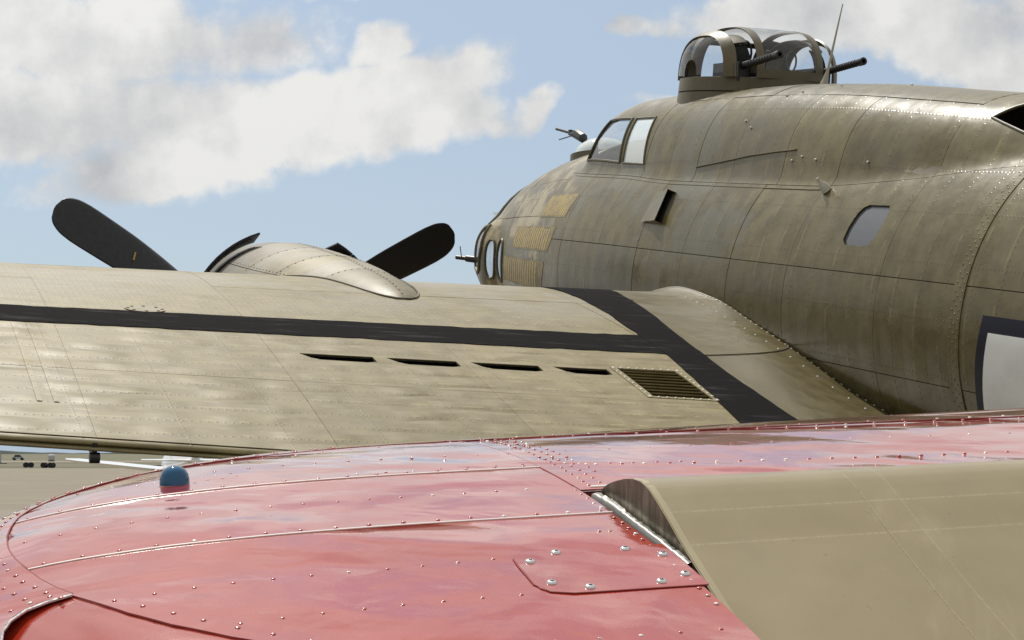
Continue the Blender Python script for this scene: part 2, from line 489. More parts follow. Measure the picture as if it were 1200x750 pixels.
c = N.mix(N.m('MULTIPLY', N.ss(spots, .73, .78), .5), c, (.12, .10, .06))
N.link(N.ss(smear, .3, .7, .28, .50), b.inputs['Roughness'])
N.link(c, b.inputs['Base Color'])
sag = N.m('COSINE', N.m('MULTIPLY', N.m('SUBTRACT', pp_, .239), 2 * math.pi / .25))
n1 = N.bump(N.m('MULTIPLY_ADD', sag, .28, N.noise(P, 5, 2, .5)), .8, .006)
N.link(N.bump(N.noise(P, 600, 2, .5), .2, .0005, n1), b.inputs['Normal']); M['tan'] = mt
mt, N, b = new_mat('tan_tape', .42, (.30, .25, .15)); M['tape'] = mt
mt, N, b = new_mat('scratched_end_rib', .34, (.10, .085, .05), .35)
P = N.n('ShaderNodeTexCoord').outputs['Object']
x, y, z = N.sep(P)
scr = N.noise(N.xyz(N.m('MULTIPLY', y, 150.), N.m('MULTIPLY', z, 14.), N.m('MULTIPLY', x, 20.)), 1., 5, .7)
N.link(N.mix(N.ss(scr, .42, .66), (.075, .062, .035), (.20, .175, .12)), b.inputs['Base Color']); M['rib'] = mt
mt, N, b = new_mat('blue_lens', .08, (.004, .075, .17), 0., .5, .2, .02)
b.inputs['IOR'].default_value = 1.45; M['lens'] = mt

mt, N, b = new_mat('dull_scraped_metal', .42, (.20, .195, .18), .8); M['dull'] = mt
# ground and far things
mt, N, b = new_mat('apron_concrete', .85, (.23, .205, .165))
P = N.n('ShaderNodeTexCoord').outputs['Object']
c = N.mix(N.ss(N.noise(P, .25, 7, .6), .3, .7), (.132, .106, .064), (.165, .137, .090))
c = N.mix(N.m('MULTIPLY', N.ss(N.noise(N.vm('MULTIPLY', P, (.02, .35, 1.)), 1., 4, .6), .5, .62), .35), c, (.098, .086, .062))
c = N.mix(N.m('MULTIPLY', N.ss(N.noise(P, 12, 6, .7), .45, .8), .4), c, (.085, .076, .058))
N.link(c, b.inputs['Base Color']); M['apron'] = mt
mt, N, b = new_mat('dry_grass', .95, (.13, .125, .06))
P = N.n('ShaderNodeTexCoord').outputs['Object']
c = N.mix(N.ss(N.noise(N.vm('MULTIPLY', P, (.012, .05, 1.)), 1., 6, .65), .35, .65), (.060, .066, .030), (.125, .108, .060))
N.link(c, b.inputs['Base Color']); M['grass'] = mt
mt, N, b = new_mat('far_trees', .95, (.035, .045, .04)); M['trees'] = mt
mt, N, b = new_mat('white_aircraft_paint', .3, (.72, .73, .74), 0., .5, .5, .05); M['white'] = mt
mt, N, b = new_mat('tyre_rubber', .8, (.015, .015, .015)); M['tyre'] = mt
mt, N, b = new_mat('grey_trailer_paint', .5, (.30, .32, .34)); M['grey'] = mt
mt, N, b = new_mat('car_silver', .35, (.42, .44, .46), .2); M['silver'] = mt
mt, N, b = new_mat('dark_vehicle', .5, (.02, .02, .024)); M['dark'] = mt


# ------------------------------------------------------------------ mesh helpers
def link_obj(name, me, mats, parent=None):
    o = bpy.data.objects.new(name, me)
    C.objects.link(o)
    for mt in (mats if isinstance(mats, (list, tuple)) else [mats]):
        me.materials.append(mt)
    if parent is not None:
        o.parent = parent
    return o


def mesh_obj(name, V, F, mats, parent=None, smooth=True, fm=None, angle=None):
    me = bpy.data.meshes.new(name)
    me.from_pydata([tuple(map(float, v)) for v in V], [], [tuple(map(int, f)) for f in F])
    if fm is not None:
        me.polygons.foreach_set('material_index', list(fm))
    me.polygons.foreach_set('use_smooth', [smooth] * len(me.polygons))
    me.update()
    if angle:
        me.set_sharp_from_angle(angle=angle)
    return link_obj(name, me, mats, parent)


class MB:
    """collects simple solids into one mesh"""
    def __init__(self):
        self.V, self.F, self.fm = [], [], []

    def add(self, V, F, mi=0):
        k = len(self.V)
        self.V += [tuple(map(float, v)) for v in V]
        self.F += [tuple(i + k for i in f) for f in F]
        self.fm += [mi] * len(F)
        return self

    def box(self, c, s, rot=None, mi=0, taper=1.):
        V = []
        for dz in (-.5, .5):
            for dy in (-.5, .5):
                for dx in (-.5, .5):
                    t = taper if dz > 0 else 1.
                    v = Vector((dx * s[0] * t, dy * s[1] * t, dz * s[2]))
                    if rot is not None:
                        v = rot @ v
                    V.append(v + Vector(c))
        return self.add(V, [(0, 2, 3, 1), (4, 5, 7, 6), (0, 1, 5, 4), (2, 6, 7, 3), (0, 4, 6, 2), (1, 3, 7, 5)], mi)

    def tube(self, pts, rad, seg=10, mi=0, caps=True):
        pts = [Vector(p) for p in pts]
        rads = rad if isinstance(rad, (list, tuple)) else [rad] * len(pts)
        V, F = [], []
        for i, p in enumerate(pts):
            d = (pts[min(i + 1, len(pts) - 1)] - pts[max(i - 1, 0)]).normalized()
            a = d.orthogonal().normalized() if i == 0 else (a - d * a.dot(d)).normalized()
            b = d.cross(a)
            for k in range(seg):
                t = 2 * math.pi * k / seg
                V.append(p + (a * math.cos(t) + b * math.sin(t)) * rads[i])
        for i in range(len(pts) - 1):
            for k in range(seg):
                F.append((i * seg + k, i * seg + (k + 1) % seg, (i + 1) * seg + (k + 1) % seg, (i + 1) * seg + k))
        if caps:
            F.append(tuple(range(seg))[::-1])
            F.append(tuple(range((len(pts) - 1) * seg, len(pts) * seg)))
        return self.add(V, F, mi)

    def lathe(self, prof, origin, axis, seg=24, mi=0):
        """prof: (distance along axis, radius)"""
        axis = Vector(axis).normalized()
        a = axis.orthogonal().normalized()
        b = axis.cross(a)
        V, F = [], []
        for h, r in prof:
            for k in range(seg):
                t = 2 * math.pi * k / seg
                V.append(Vector(origin) + axis * h + (a * math.cos(t) + b * math.sin(t)) * r)
        for i in range(len(prof) - 1):
            for k in range(seg):
                F.append((i * seg + k, i * seg + (k + 1) % seg, (i + 1) * seg + (k + 1) % seg, (i + 1) * seg + k))
        return self.add(V, F, mi)

    def build(self, name, mats, parent=None, smooth=False, angle=R_(40)):
        return mesh_obj(name, self.V, self.F, mats, parent, True if angle else smooth, self.fm, angle)


def grid_obj(name, S, mats, parent=None, flip=False, close_v=False):
    """S: array (nu, nv, 3)"""
    nu, nv = S.shape[:2]
    V = S.reshape(-1, 3)
    F = []
    for i in range(nu - 1):
        for j in range(nv - (0 if close_v else 1)):
            q = (i * nv + j, (i + 1) * nv + j, (i + 1) * nv + (j + 1) % nv, i * nv + (j + 1) % nv)
            F.append(q[::-1] if flip else q)
    return mesh_obj(name, V, F, mats, parent)


def inside(poly, pts):
    poly = np.asarray(poly, float)
    x, y = pts[:, 0], pts[:, 1]
    r = np.zeros(len(pts), bool)
    for (x0, y0), (x1, y1) in zip(poly, np.roll(poly, -1, 0)):
        if y0 == y1:
            continue
        c = ((y0 > y) != (y1 > y)) & (x < (x1 - x0) * (y - y0) / (y1 - y0) + x0)
        r ^= c
    return r


def edge_dist(poly, pts):
    poly = np.asarray(poly, float)
    d = np.full(len(pts), 1e9)
    for a, b in zip(poly, np.roll(poly, -1, 0)):
        ab = b - a
        t = np.clip(((pts - a) @ ab) / max(ab @ ab, 1e-12), 0, 1)
        d = np.minimum(d, np.linalg.norm(pts - (a + t[:, None] * ab), axis=1))
    return d


def dense(poly, step):
    out = []
    for a, b in zip(poly, list(poly[1:]) + [poly[0]]):
        a = np.array(a, float); b = np.array(b, float)
        k = max(1, int(math.ceil(np.linalg.norm(b - a) / step)))
        out += [a + (b - a) * i / k for i in range(k)]
    return np.array(out)


def rect(u0, u1, v0, v1):
    return [(u0, v0), (u1, v0), (u1, v1), (u0, v1)]


def sheet(name, surf, poly, step, mats, parent=None, holes=(), lift=0., thick=.004, flip=False, label=None):
    """a piece of skin: region of surf(u, v, lift) bounded by poly (with holes), its edges turned down by thick"""
    outer = dense(poly, step)
    hs = [dense(h, step) for h in holes]
    lo, hi = outer.min(0), outer.max(0)
    nu = max(1, int((hi[0] - lo[0]) / step)); nv = max(1, int((hi[1] - lo[1]) / step))
    gu, gv = np.meshgrid(np.linspace(lo[0], hi[0], nu + 2)[1:-1], np.linspace(lo[1], hi[1], nv + 2)[1:-1], indexing='ij')
    gp = np.stack([gu.ravel(), gv.ravel()], 1)
    if len(gp):
        keep = inside(outer, gp) & (edge_dist(outer, gp) > step * .4)
        for h in hs:
            keep &= ~inside(h, gp) & (edge_dist(h, gp) > step * .4)
        gp = gp[keep]
    pts = [outer] + hs
    edges, k = [], 0
    for q in pts:
        edges += [(k + i, k + (i + 1) % len(q)) for i in range(len(q))]
        k += len(q)
    allp = np.concatenate(pts + ([gp] if len(gp) else []))
    r = delaunay_2d_cdt([Vector(q) for q in allp], edges, [], 0, 1e-7)
    uv = np.array([(q[0], q[1]) for q in r[0]])
    tri = np.array(r[2], int)
    cen = uv[tri].mean(1)
    ok = inside(outer, cen)
    for h in hs:
        ok &= ~inside(h, cen)
    tri = tri[ok]
    e = 1e-3
    u, v = uv.T
    P = surf(u, v, lift)
    n = np.cross(surf(u + e, v, lift) - surf(u - e, v, lift), surf(u, v + e, lift) - surf(u, v - e, lift))
    n /= np.maximum(np.linalg.norm(n, axis=1), 1e-12)[:, None]
    if flip:
        n = -n
        tri = tri[:, ::-1]
    V = [P]; NN = [n]; F = [tuple(t) for t in tri]; fm = [0] * len(F)
    if thick:
        cnt = {}
        for t in tri:
            for a, b in ((t[0], t[1]), (t[1], t[2]), (t[2], t[0])):
                cnt[(a, b)] = 1
        k = len(P)
        sv, sn = [], []
        for (a, b) in cnt:
            if (b, a) in cnt:
                continue
            A, B = P[a], P[b]
            A2, B2 = A - n[a] * thick, B - n[b] * thick
            s = np.cross(B - A, n[a]); s /= max(np.linalg.norm(s), 1e-12)
            sv += [A, B, B2, A2]; sn += [s] * 4
            F.append((k, k + 3, k + 2, k + 1)); k += 4
            fm.append(1)
        if sv:
            V.append(np.array(sv)); NN.append(np.array(sn))
    V = np.concatenate(V); NN = np.concatenate(NN)
    ms = mats if isinstance(mats, (list, tuple)) else [mats]
    if len(ms) == 1:
        fm = [0] * len(F)
    me = bpy.data.meshes.new(name)
    me.from_pydata(V.tolist(), [], [tuple(map(int, f)) for f in F])
    me.polygons.foreach_set('material_index', fm)
    me.polygons.foreach_set('use_smooth', [True] * len(F))
    me.update()
    me.normals_split_custom_set_from_vertices(NN.tolist())
    o = link_obj(name, me, ms, parent)
    if label:
        o['label'] = label
    return o


DOME = None
def domes(name, pts, nrm, rad, h, mats, parent=None, seg=9):
    """many small rivet heads in one mesh"""
    V, F = [], []
    rings = [(1., 0.), (.86, .55), (.5, .9)]
    for p, n in zip(pts, nrm):
        n = Vector(n).normalized(); a = n.orthogonal().normalized(); b = n.cross(a); p = Vector(p)
        k = len(V)
        for rr, hh in rings:
            for i in range(seg):
                t = 2 * math.pi * i / seg
                V.append(p + (a * math.cos(t) + b * math.sin(t)) * rad * rr + n * (h * hh))
        V.append(p + n * h)
        for q in range(len(rings) - 1):
            for i in range(seg):
                F.append((k + q * seg + i, k + q * seg + (i + 1) % seg, k + (q + 1) * seg + (i + 1) % seg, k + (q + 1) * seg + i))
        top = k + len(rings) * seg
        for i in range(seg):
            F.append((k + (len(rings) - 1) * seg + i, k + (len(rings) - 1) * seg + (i + 1) % seg, top))
    o = mesh_obj(name, V, F, mats, parent)
    o['kind'] = 'stuff'
    return o


def thing(name, label, cat, mat=None, group=None):
    o = bpy.data.objects.new(name, None)
    C.objects.link(o)
    o.empty_display_size = .3
    if mat is not None:
        o.matrix_world = mat
    o['label'] = label
    o['category'] = cat
    if group:
        o['group'] = group
    return o


def resample(poly, pitch, closed=False):
    p = np.array(poly, float)
    d = np.concatenate([[0], np.cumsum(np.linalg.norm(np.diff(p, axis=0), axis=1))])
    n = max(2, int(round(d[-1] / pitch)) + 1)
    t = np.linspace(0, d[-1], n)
    return np.stack([np.interp(t, d, p[:, i]) for i in range(p.shape[1])], 1)


def on(surf, uv, lift=0.):
    """points and normals of a surface at (u, v) rows"""
    uv = np.asarray(uv, float)
    u, v = uv.T
    e = 1e-3
    P = surf(u, v, lift)
    n = np.cross(surf(u + e, v, lift) - surf(u - e, v, lift), surf(u, v + e, lift) - surf(u, v - e, lift))
    return P, n / np.linalg.norm(n, axis=1)[:, None]

# ------------------------------------------------------------------ ground
def struct(o):
    o['kind'] = 'structure'
    return o


g = mesh_obj('ground', [(-7000, -300, 0), (7000, -300, 0), (7000, 9000, 0), (-7000, 9000, 0)], [(0, 1, 2, 3)], M['apron'], None, False)
struct(g)
g = mesh_obj('grass_field', [(-4000, 222, .02), (3000, 205, .02), (3000, 6500, .02), (-4000, 6500, .02)], [(0, 1, 2, 3)], M['grass'], None, False)
struct(g)
g = mesh_obj('taxiway', [(-3000, 330, .06), (2500, 318, .06), (2500, 395, .06), (-3000, 410, .06)], [(0, 1, 2, 3)], M['apron'], None, False)
struct(g)
# a low far shore of trees along the horizon
V, F = [], []
n = 260
for i in range(n + 1):
    xx = -3200 + 6400 * i / n
    hh = 4.5 + 3.5 * math.sin(i * .31) * math.sin(i * .083) + rng.random() * 2.5
    yy = 3600 + 120 * math.sin(i * .12)
    V += [(xx, yy, 0), (xx, yy + 8, hh), (xx, yy + 90, hh * .8), (xx, yy + 100, 0)]
for i in range(n):
    for k in range(3):
        F.append((4 * i + k, 4 * i + 4 + k, 4 * i + 5 + k, 4 * i + 1 + k))
far = mesh_obj('distant_treeline', V, F, M['trees'], None, True)
far['kind'] = 'stuff'
far['label'] = 'thin dark line of trees along the horizon'
far['category'] = 'trees'

# ------------------------------------------------------------------ the bomber
YAW, PITCH = R_(20.1), R_(8.6)
FWD = Vector((-math.sin(YAW) * math.cos(PITCH), math.cos(YAW) * math.cos(PITCH), math.sin(PITCH)))
LFT = Vector((-math.cos(YAW), -math.sin(YAW), 0))
UPV = FWD.cross(LFT)
NOSE = Vector((.15, 18.65, 3.73))
MATB = Matrix((FWD, LFT, UPV)).transposed().to_4x4()
MATB.translation = NOSE
bomber = thing('bomber_airplane', 'weathered olive drab four-engined bomber with glazed top gun turret, parked beyond the red wing', 'airplane', MATB)

K = 1.1                                      # arc length per radian used in the skin parameters
def fus_uv(u, v, lift=0.):
    return fuselage(u, v / K, lift)


def wing_uv(u, v, lift=0.):
    return wing(u, (v / 5.) ** 2, 1., lift)


def nac_uv(u, v, lift=0.):
    return nacelle(u, v / .6, lift)


def deg(poly, k=K):
    return [(x, R_(t) * k) for x, t in poly]


def wv(s):
    return 5. * math.sqrt(s)


def ellipse(cx, ct, rx, rt, n=28, pw=2.6):
    out = []
    for i in range(n):
        a = 2 * math.pi * i / n
        c, s = math.cos(a), math.sin(a)
        out.append((cx + rx * math.copysign(abs(c) ** (2 / pw), c), ct + rt * math.copysign(abs(s) ** (2 / pw), s)))
    return out


def mirror(poly):
    return [(x, 180 - t) for x, t in poly][::-1]


WIN_FRONT = [(3.33, 49.8), (4.13, 47.2), (4.03, 61.4), (3.48, 63.0)]
WIN_REAR = [(4.195, 47.0), (4.65, 45.9), (4.52, 60.6), (4.120, 61.2)]
SHIELD = [(3.10, 58), (3.12, 88.5), (3.33, 88.5), (3.325, 66), (3.28, 58)]
OVAL_A = ellipse(1.63, -1.5, .075, 10.5)
OVAL_B = ellipse(1.86, -1.5, .10, 11.5)
CHEEK = [(1.02, -8), (1.02, 13), (1.12, 17), (1.44, 17), (1.46, 4), (1.40, -7.5), (1.3, -10)]
RADIO = [(8.14, 19.9), (8.10, 21.5), (8.10, 25.5), (8.12, 30.1), (8.145, 32), (8.19, 33.1), (8.41, 33.2), (8.44, 31.6), (8.45, 27), (8.43, 22.4), (8.40, 20.6), (8.36, 19.9)]
HATCH = [(8.83, 61.8), (8.86, 63.6), (8.91, 66.8), (9.0, 70.5), (9.2, 75), (9.5, 78), (10.1, 79), (10.1, 54), (9.6, 55.6), (9.16, 58.7), (8.95, 60.6)]
HOLES = [WIN_FRONT, WIN_REAR, SHIELD, OVAL_A, OVAL_B, CHEEK, RADIO, HATCH]
HOLES = HOLES + [mirror(h) for h in HOLES]
HOLES_UV = [deg(h) for h in HOLES]


def holes_in(poly):
    c = np.array([np.mean(h, axis=0) for h in HOLES_UV])
    ok = inside(np.array(poly, float), c)
    return [h for h, k in zip(HOLES_UV, ok) if k]


PI_K = math.pi * K
fus = sheet('fuselage', fus_uv, rect(4.9, 21.4, -PI_K, PI_K), .12, [M['hull']], bomber, holes_in(rect(4.9, 21.4, -PI_K, PI_K)), -.010, 0)
fus['label'] = 'weathered olive drab fuselage of riveted sheet metal'
sheet('inner_hull', fus_uv, rect(3.02, 4.9, -PI_K, PI_K), .05, [M['black_in']], fus, holes_in(rect(3.02, 4.9, -PI_K, PI_K)), -.012, 0)
sheet('inner_hull', fus_uv, rect(.9, 3.02, -PI_K, PI_K), .08, [M['hull']], fus, holes_in(rect(.9, 3.02, -PI_K, PI_K)), -.010, 0)

crease = pchip([(2.8, 47), (3.5, 44), (4.4, 42), (5.3, 39.7), (7.35, 39.3), (8.27, 42.3), (9.32, 49), (10.4, 53), (12, 58)])
GAP = .0026


def skin_panel(x0, x1, t0, t1, step, lift, mat):
    f0 = t0 if callable(t0) else (lambda x, q=t0: q)
    f1 = t1 if callable(t1) else (lambda x, q=t1: q)
    xs = np.linspace(x0 + GAP, x1 - GAP, max(2, int((x1 - x0) / .1)))
    poly = [(x, R_(float(f0(x))) * K + GAP) for x in xs] + [(x, R_(float(f1(x))) * K - GAP) for x in xs[::-1]]
    return sheet('skin_panel', fus_uv, poly, step, [M['body']], fus, holes_in(poly), lift, .006)


def rl():
    return float(rng.uniform(-.0005, .0022))


XN = [.95, 1.5, 2.05, 2.62, 3.05]
TN = [-70, -18, 22, 42, 66, 95, 135]
for i in range(len(XN) - 1):
    for j in range(len(TN) - 1):
        skin_panel(XN[i], XN[i + 1], TN[j], TN[j + 1], .055, rl(), M['body'])
XL = [3.05, 3.72, 4.55, 5.28, 6.05, 6.78, 7.55, 8.62, 9.42, 10.4, 11.8, 14]
TL = [-80, -40, -15, 12, crease]
for i in range(len(XL) - 1):
    for j in range(len(TL) - 1):
        skin_panel(XL[i], XL[i + 1], TL[j], TL[j + 1], .075, rl(), M['body'])
skin_panel(3.05, 4.68, crease, 92, .04, .001, M['body'])
skin_panel(3.05, 4.68, 92, lambda x: 180 - crease(x), .04, .001, M['body'])
XD = [4.68, 5.15, 5.62, 6.2, 6.9, 7.6, 8.62]
for i in range(len(XD) - 1):
    for t0, t1 in ((crease, 66.5), (66.5, 94), (94, 125)):
        skin_panel(XD[i], XD[i + 1], t0, t1, .06, rl(), M['body'])
skin_panel(8.62, 10.4, crease, 92, .06, .001, M['body'])
skin_panel(8.62, 10.4, 92, lambda x: 180 - crease(x), .06, .001, M['body'])
skin_panel(10.4, 12.0, crease, 92, .07, .001, M['body'])
# right-hand side skins, out of sight from the left
skin_panel(3.05, 14, lambda x: 180 - (crease(x) if x < 10 else 53), 262, .11, .001, M['body'])

# glazing
def pane(name, poly, mat, lift=-.004, frame=None, label=None):
    o = sheet(name, fus_uv, deg(poly), .045, [M[mat]], fus, (), lift, 0)
    if label:
        o['label'] = label
    if frame:
        P, n = on(fus_uv, dense(deg(poly), .03), .004)
        mb = MB()
        mb.tube(list(P) + [P[0]], frame, 6)
        mb.build('window_frame', M['olive'], o)
    return o


pane('cockpit_window', WIN_FRONT, 'glass_part', -.006, .011, 'clear front pane of the cockpit side window')
pane('cockpit_window', WIN_REAR, 'glass_milky', -.004, .008, 'milky rear pane of the cockpit side window')
pane('cockpit_window', mirror(WIN_FRONT), 'glass', -.006, .014)
pane('cockpit_window', mirror(WIN_REAR), 'glass', -.006, .012)
pane('windshield_pane', SHIELD, 'glass', -.006, .014)
pane('windshield_pane', mirror(SHIELD), 'glass', -.006, .014)
pane('nose_window', OVAL_A, 'glass_part', -.004, .012, 'slender oval side window of the nose')
pane('nose_window', OVAL_B, 'glass_part', -.004, .012, 'oval side window of the nose')
pane('cheek_window', CHEEK, 'glass_part', -.002, .016, 'bulged gun window on the cheek of the nose')
pane('nose_window', mirror(OVAL_A), 'glass')
pane('nose_window', mirror(OVAL_B), 'glass')
pane('cheek_window', mirror(CHEEK), 'glass')
pane('radio_window', RADIO, 'glass_grey', -.012, None, 'smoky grey window in the fuselage side')
nose = sheet('nose_cone', fus_uv, rect(.02, .95, -PI_K, PI_K), .08, [M['glass']], fus, (), 0, 0)
nose['label'] = 'clear bomb-aimer nose cone'
# raised lip round the open roof hatch
P, n = on(fus_uv, dense(deg(HATCH), .05), .0)
MB().tube(list(P) + [P[0]], .009, 8).build('hatch_lip', M['olive'], fus)
# dark frame of the nose glazing behind the cheek bulge
P, n = on(fus_uv, deg([(.955, t) for t in range(-100, 121, 8)]), .004)
MB().tube(P, .022, 8).build('nose_frame', M['olive'], fus)

# mission tally: rows of yellow strokes
rows = [((3.02, 3.56), (22.3, 32.0), 12), ((2.37, 3.38), (6.9, 16.3), 17), ((2.08, 3.25), (-10.0, 1.0), 16)]
for (xa, xb), (ta, tb), cnt in rows:
    sheet('faded_patch', fus_uv, deg([(xa - .07, ta - .8), (xb + .05, ta - .5), (xb + .12, tb + .9), (xa - .02, tb + .7)]), .06, [M['fade']], fus, (), .0032, .001)
    for i in range(cnt):
        if rng.random() < .06:
            continue
        x0 = xa + (xb - xa) * i / cnt
        wd = (xb - xa) / cnt * .55
        dt = rng.uniform(-.3, .3)
        sheet('tally_mark', fus_uv, deg([(x0, ta + dt), (x0 + wd, ta + dt), (x0 + wd + .03, tb + dt), (x0 + .03, tb + dt)]), .06, [M['tally']], fus, (), .0045, .002)

# national insignia: white bar in a dark border, continuing into disc and star out of frame
ins = sheet('insignia', fus_uv, deg([(9.655, 5.2), (9.61, -6), (9.56, -27), (10.62, -27), (10.62, 5.2)]), .06, [M['ins_blue']], fus, (), .0050, .003)
ins['label'] = 'dark blue border of the national insignia'
o = sheet('insignia_bar', fus_uv, deg([(9.715, 1.0), (9.68, -8), (9.64, -19.0), (10.5, -19.0), (10.5, 1.0)]), .06, [M['ins_white']], ins, (), .0078, .002)
sheet('insignia_disc', fus_uv, [(11.1 + .62 * math.cos(a), R_(-9) * K + .62 * math.sin(a)) for a in np.linspace(0, 2 * math.pi, 49)[:-1]], .06, [M['ins_blue']], ins, (), .0065, .003)
star = []
for i in range(10):
    a = math.pi / 2 + i * math.pi / 5
    rr = .5 if i % 2 == 0 else .5 * .382
    star.append((11.1 + rr * math.cos(a), R_(-9) * K + rr * math.sin(a)))
sheet('insignia_star', fus_uv, star, .06, [M['ins_white']], ins, (), .0090, .002)

# air outlet on the cheek of the fuselage, a stub, bolts, drip rail
def fp(X, t, lift=0.):
    return Vector(fuselage(X, R_(t), lift))


V = [fp(5.22, 21.5, 0), fp(5.22, 34, 0), fp(5.50, 33.8, .062), fp(5.56, 21.8, .062), fp(5.53, 34.4, 0), fp(5.60, 21.4, 0),
     fp(5.22, 21.5, .012), fp(5.22, 34, .012), fp(5.50, 33.4, .054), fp(5.56, 22.2, .054)]
vent = mesh_obj('air_outlet', V, [(0, 1, 2, 3)[::-1], (1, 4, 2), (0, 3, 5), (6, 7, 8, 9)], M['body'], fus, False)
vent['label'] = 'wedge-shaped air outlet standing off the fuselage side'
sheet('outlet_opening', fus_uv, deg([(5.30, 22.5), (5.56, 22.5), (5.50, 33), (5.30, 33)]), .05, [M['black_in']], vent, (), .0055, 0)
q, qn = fp(7.60, 37.6), (fp(7.60, 37.6, .1) - fp(7.60, 37.6)).normalized()
MB().lathe([(0, .034), (.05, .026), (.07, .012), (.10, .011), (.101, 0)], q, qn + Vector((.25, 0, .3)), 14).build('drain_stub', M['antenna'], fus)
bolts, bn = [], []
for X, t in [(6.42, 66), (6.55, 68), (6.15, 57), (6.28, 55), (7.0, 46.5), (7.12, 47.5), (7.3, 46.8), (6.8, 74), (7.4, 80), (7.9, 47)]:
    bolts.append(fp(X, t, .002)); bn.append(fp(X, t, .1) - fp(X, t))
domes('skin_bolts', bolts, bn, .010, .010, M['antenna'], fus)
MB().tube([fp(x, t, .006) for x, t in [(5.62, 44.6), (6.0, 46), (6.4, 47.6), (6.75, 48.6), (7.02, 49.2)]], .006, 6).build('drip_rail', M['olive'], fus)
MB().tube([fp(x, float(crease(x)) - 1.5, .001) for x in np.arange(3.2, 7.7, .15)], .0035, 6).build('deck_seam', M['hull'], fus)
# raised riveted strap round the fuselage ahead of the insignia
sheet('joint_strap', fus_uv, deg([(9.36, -70), (9.46, -70), (9.46, 50), (9.36, 50)]), .06, [M['body']], fus, (), .0062, .004)
pp = []
for dxx in (-.03, .0, .03):
    pp += [(9.41 + dxx, t + (1.2 if dxx == 0 else 0)) for t in np.arange(-40, 49, 2.4)]
P, n = on(fus_uv, deg(pp), .0062)
domes('strap_rivets', P, n, .006, .0022, M['body'], fus, 6)

# ------------------------------------------------------------------ astrodome and nose gun bits
az0 = Vector((-1.86, 0, float(body_r(1.86)) - .06))
dome_axis = Vector((.16, 0, 1))
ad = MB().lathe([(0, .30), (.085, .295), (.09, .265), (.08, .255)], az0, dome_axis, 28).build('astrodome', M['olive'], fus)
ad['label'] = 'clear astrodome on top of the nose ahead of the windshield'
MB().lathe([(.08, .26), (.12, .25), (.17, .22), (.21, .16), (.235, .08), (.24, 0)], az0, dome_axis, 28).build('dome_glass', M['glass_milky'], ad)
mb = MB()
gz = az0 + Vector((.29, .13, .25))
mb.tube([gz + Vector((-.10, 0, -.02)), gz + Vector((.05, 0, .02)), gz + Vector((.18, .02, .02))], [.045, .05, .016], 8)
mb.tube([gz + Vector((.16, .02, .03)), gz + Vector((.46, .05, .07))], .013, 6)
mb.tube([gz + Vector((.16, .02, .0)), gz + Vector((.42, .03, -.03))], .006, 6)
mb.box(gz + Vector((.17, .02, .035)), (.04, .03, .05))
mb.build('sight_post', M['gun'], ad)
mb = MB()
cg = fp(1.05, -4, -.03)
d = Vector((.75, .55, .03)).normalized()
mb.tube([cg, cg + d * .14, cg + d * .15, cg + d * .26], [.034, .032, .02, .02], 10)
mb.tube([cg + d * .20, cg + d * .20 + Vector((0, .02, .11))], .005, 6)
mb.build('cheek_gun', M['gun'], fus)

# ------------------------------------------------------------------ top turret, guns trained aft
TC = Vector((-4.80, 0, 1.335))
RT = .575
def turret_pt(y, ph, k=1.):
    """y lateral, ph 0 = aft ... pi = forward"""
    y, ph = np.broadcast_arrays(np.asarray(y, float), np.asarray(ph, float))
    q = np.clip(1 - (np.abs(y) / RT) ** 2.5, 0, 1)
    a = RT * q ** (1 / 2.5) * k
    h = (.405 * np.clip(1 - (np.abs(y) / (RT * 1.005)) ** 3.4, 0, 1) ** (1 / 3.0)) * k
    c, s = np.cos(ph), np.sin(ph)
    return np.stack([TC.x - a * np.sign(c) * np.abs(c) ** .78, TC.y + y * (1 if k == 1 else .97), TC.z + .185 + h * np.abs(s) ** .78], -1)


def turret_strip(name, y0, y1, p0, p1, mat, parent, k=1., ny=6, npn=40, thick=.012):
    Y, Ph = np.meshgrid(np.linspace(y0, y1, ny), np.linspace(p0, p1, npn), indexing='ij')
    S1 = turret_pt(Y, Ph, k); S0 = turret_pt(Y, Ph, k - thick / .5)
    V = np.concatenate([S1.reshape(-1, 3), S0.reshape(-1, 3)])
    n = ny * npn
    F = []
    for i in range(ny - 1):
        for j in range(npn - 1):
            q4 = (i * npn + j, (i + 1) * npn + j, (i + 1) * npn + j + 1, i * npn + j + 1)
            F.append(q4)
            if thick:
                F.append(tuple(n + z for z in q4[::-1]))
    if thick:
        per = [i * npn for i in range(ny)] + [(ny - 1) * npn + j for j in range(1, npn)] + [i * npn + npn - 1 for i in range(ny - 2, -1, -1)] + [j for j in range(npn - 2, 0, -1)]
        for a, b in zip(per, per[1:] + per[:1]):
            F.append((a, a + n, b + n, b))
    return mesh_obj(name, V, F, mat, parent, True, None, R_(35))


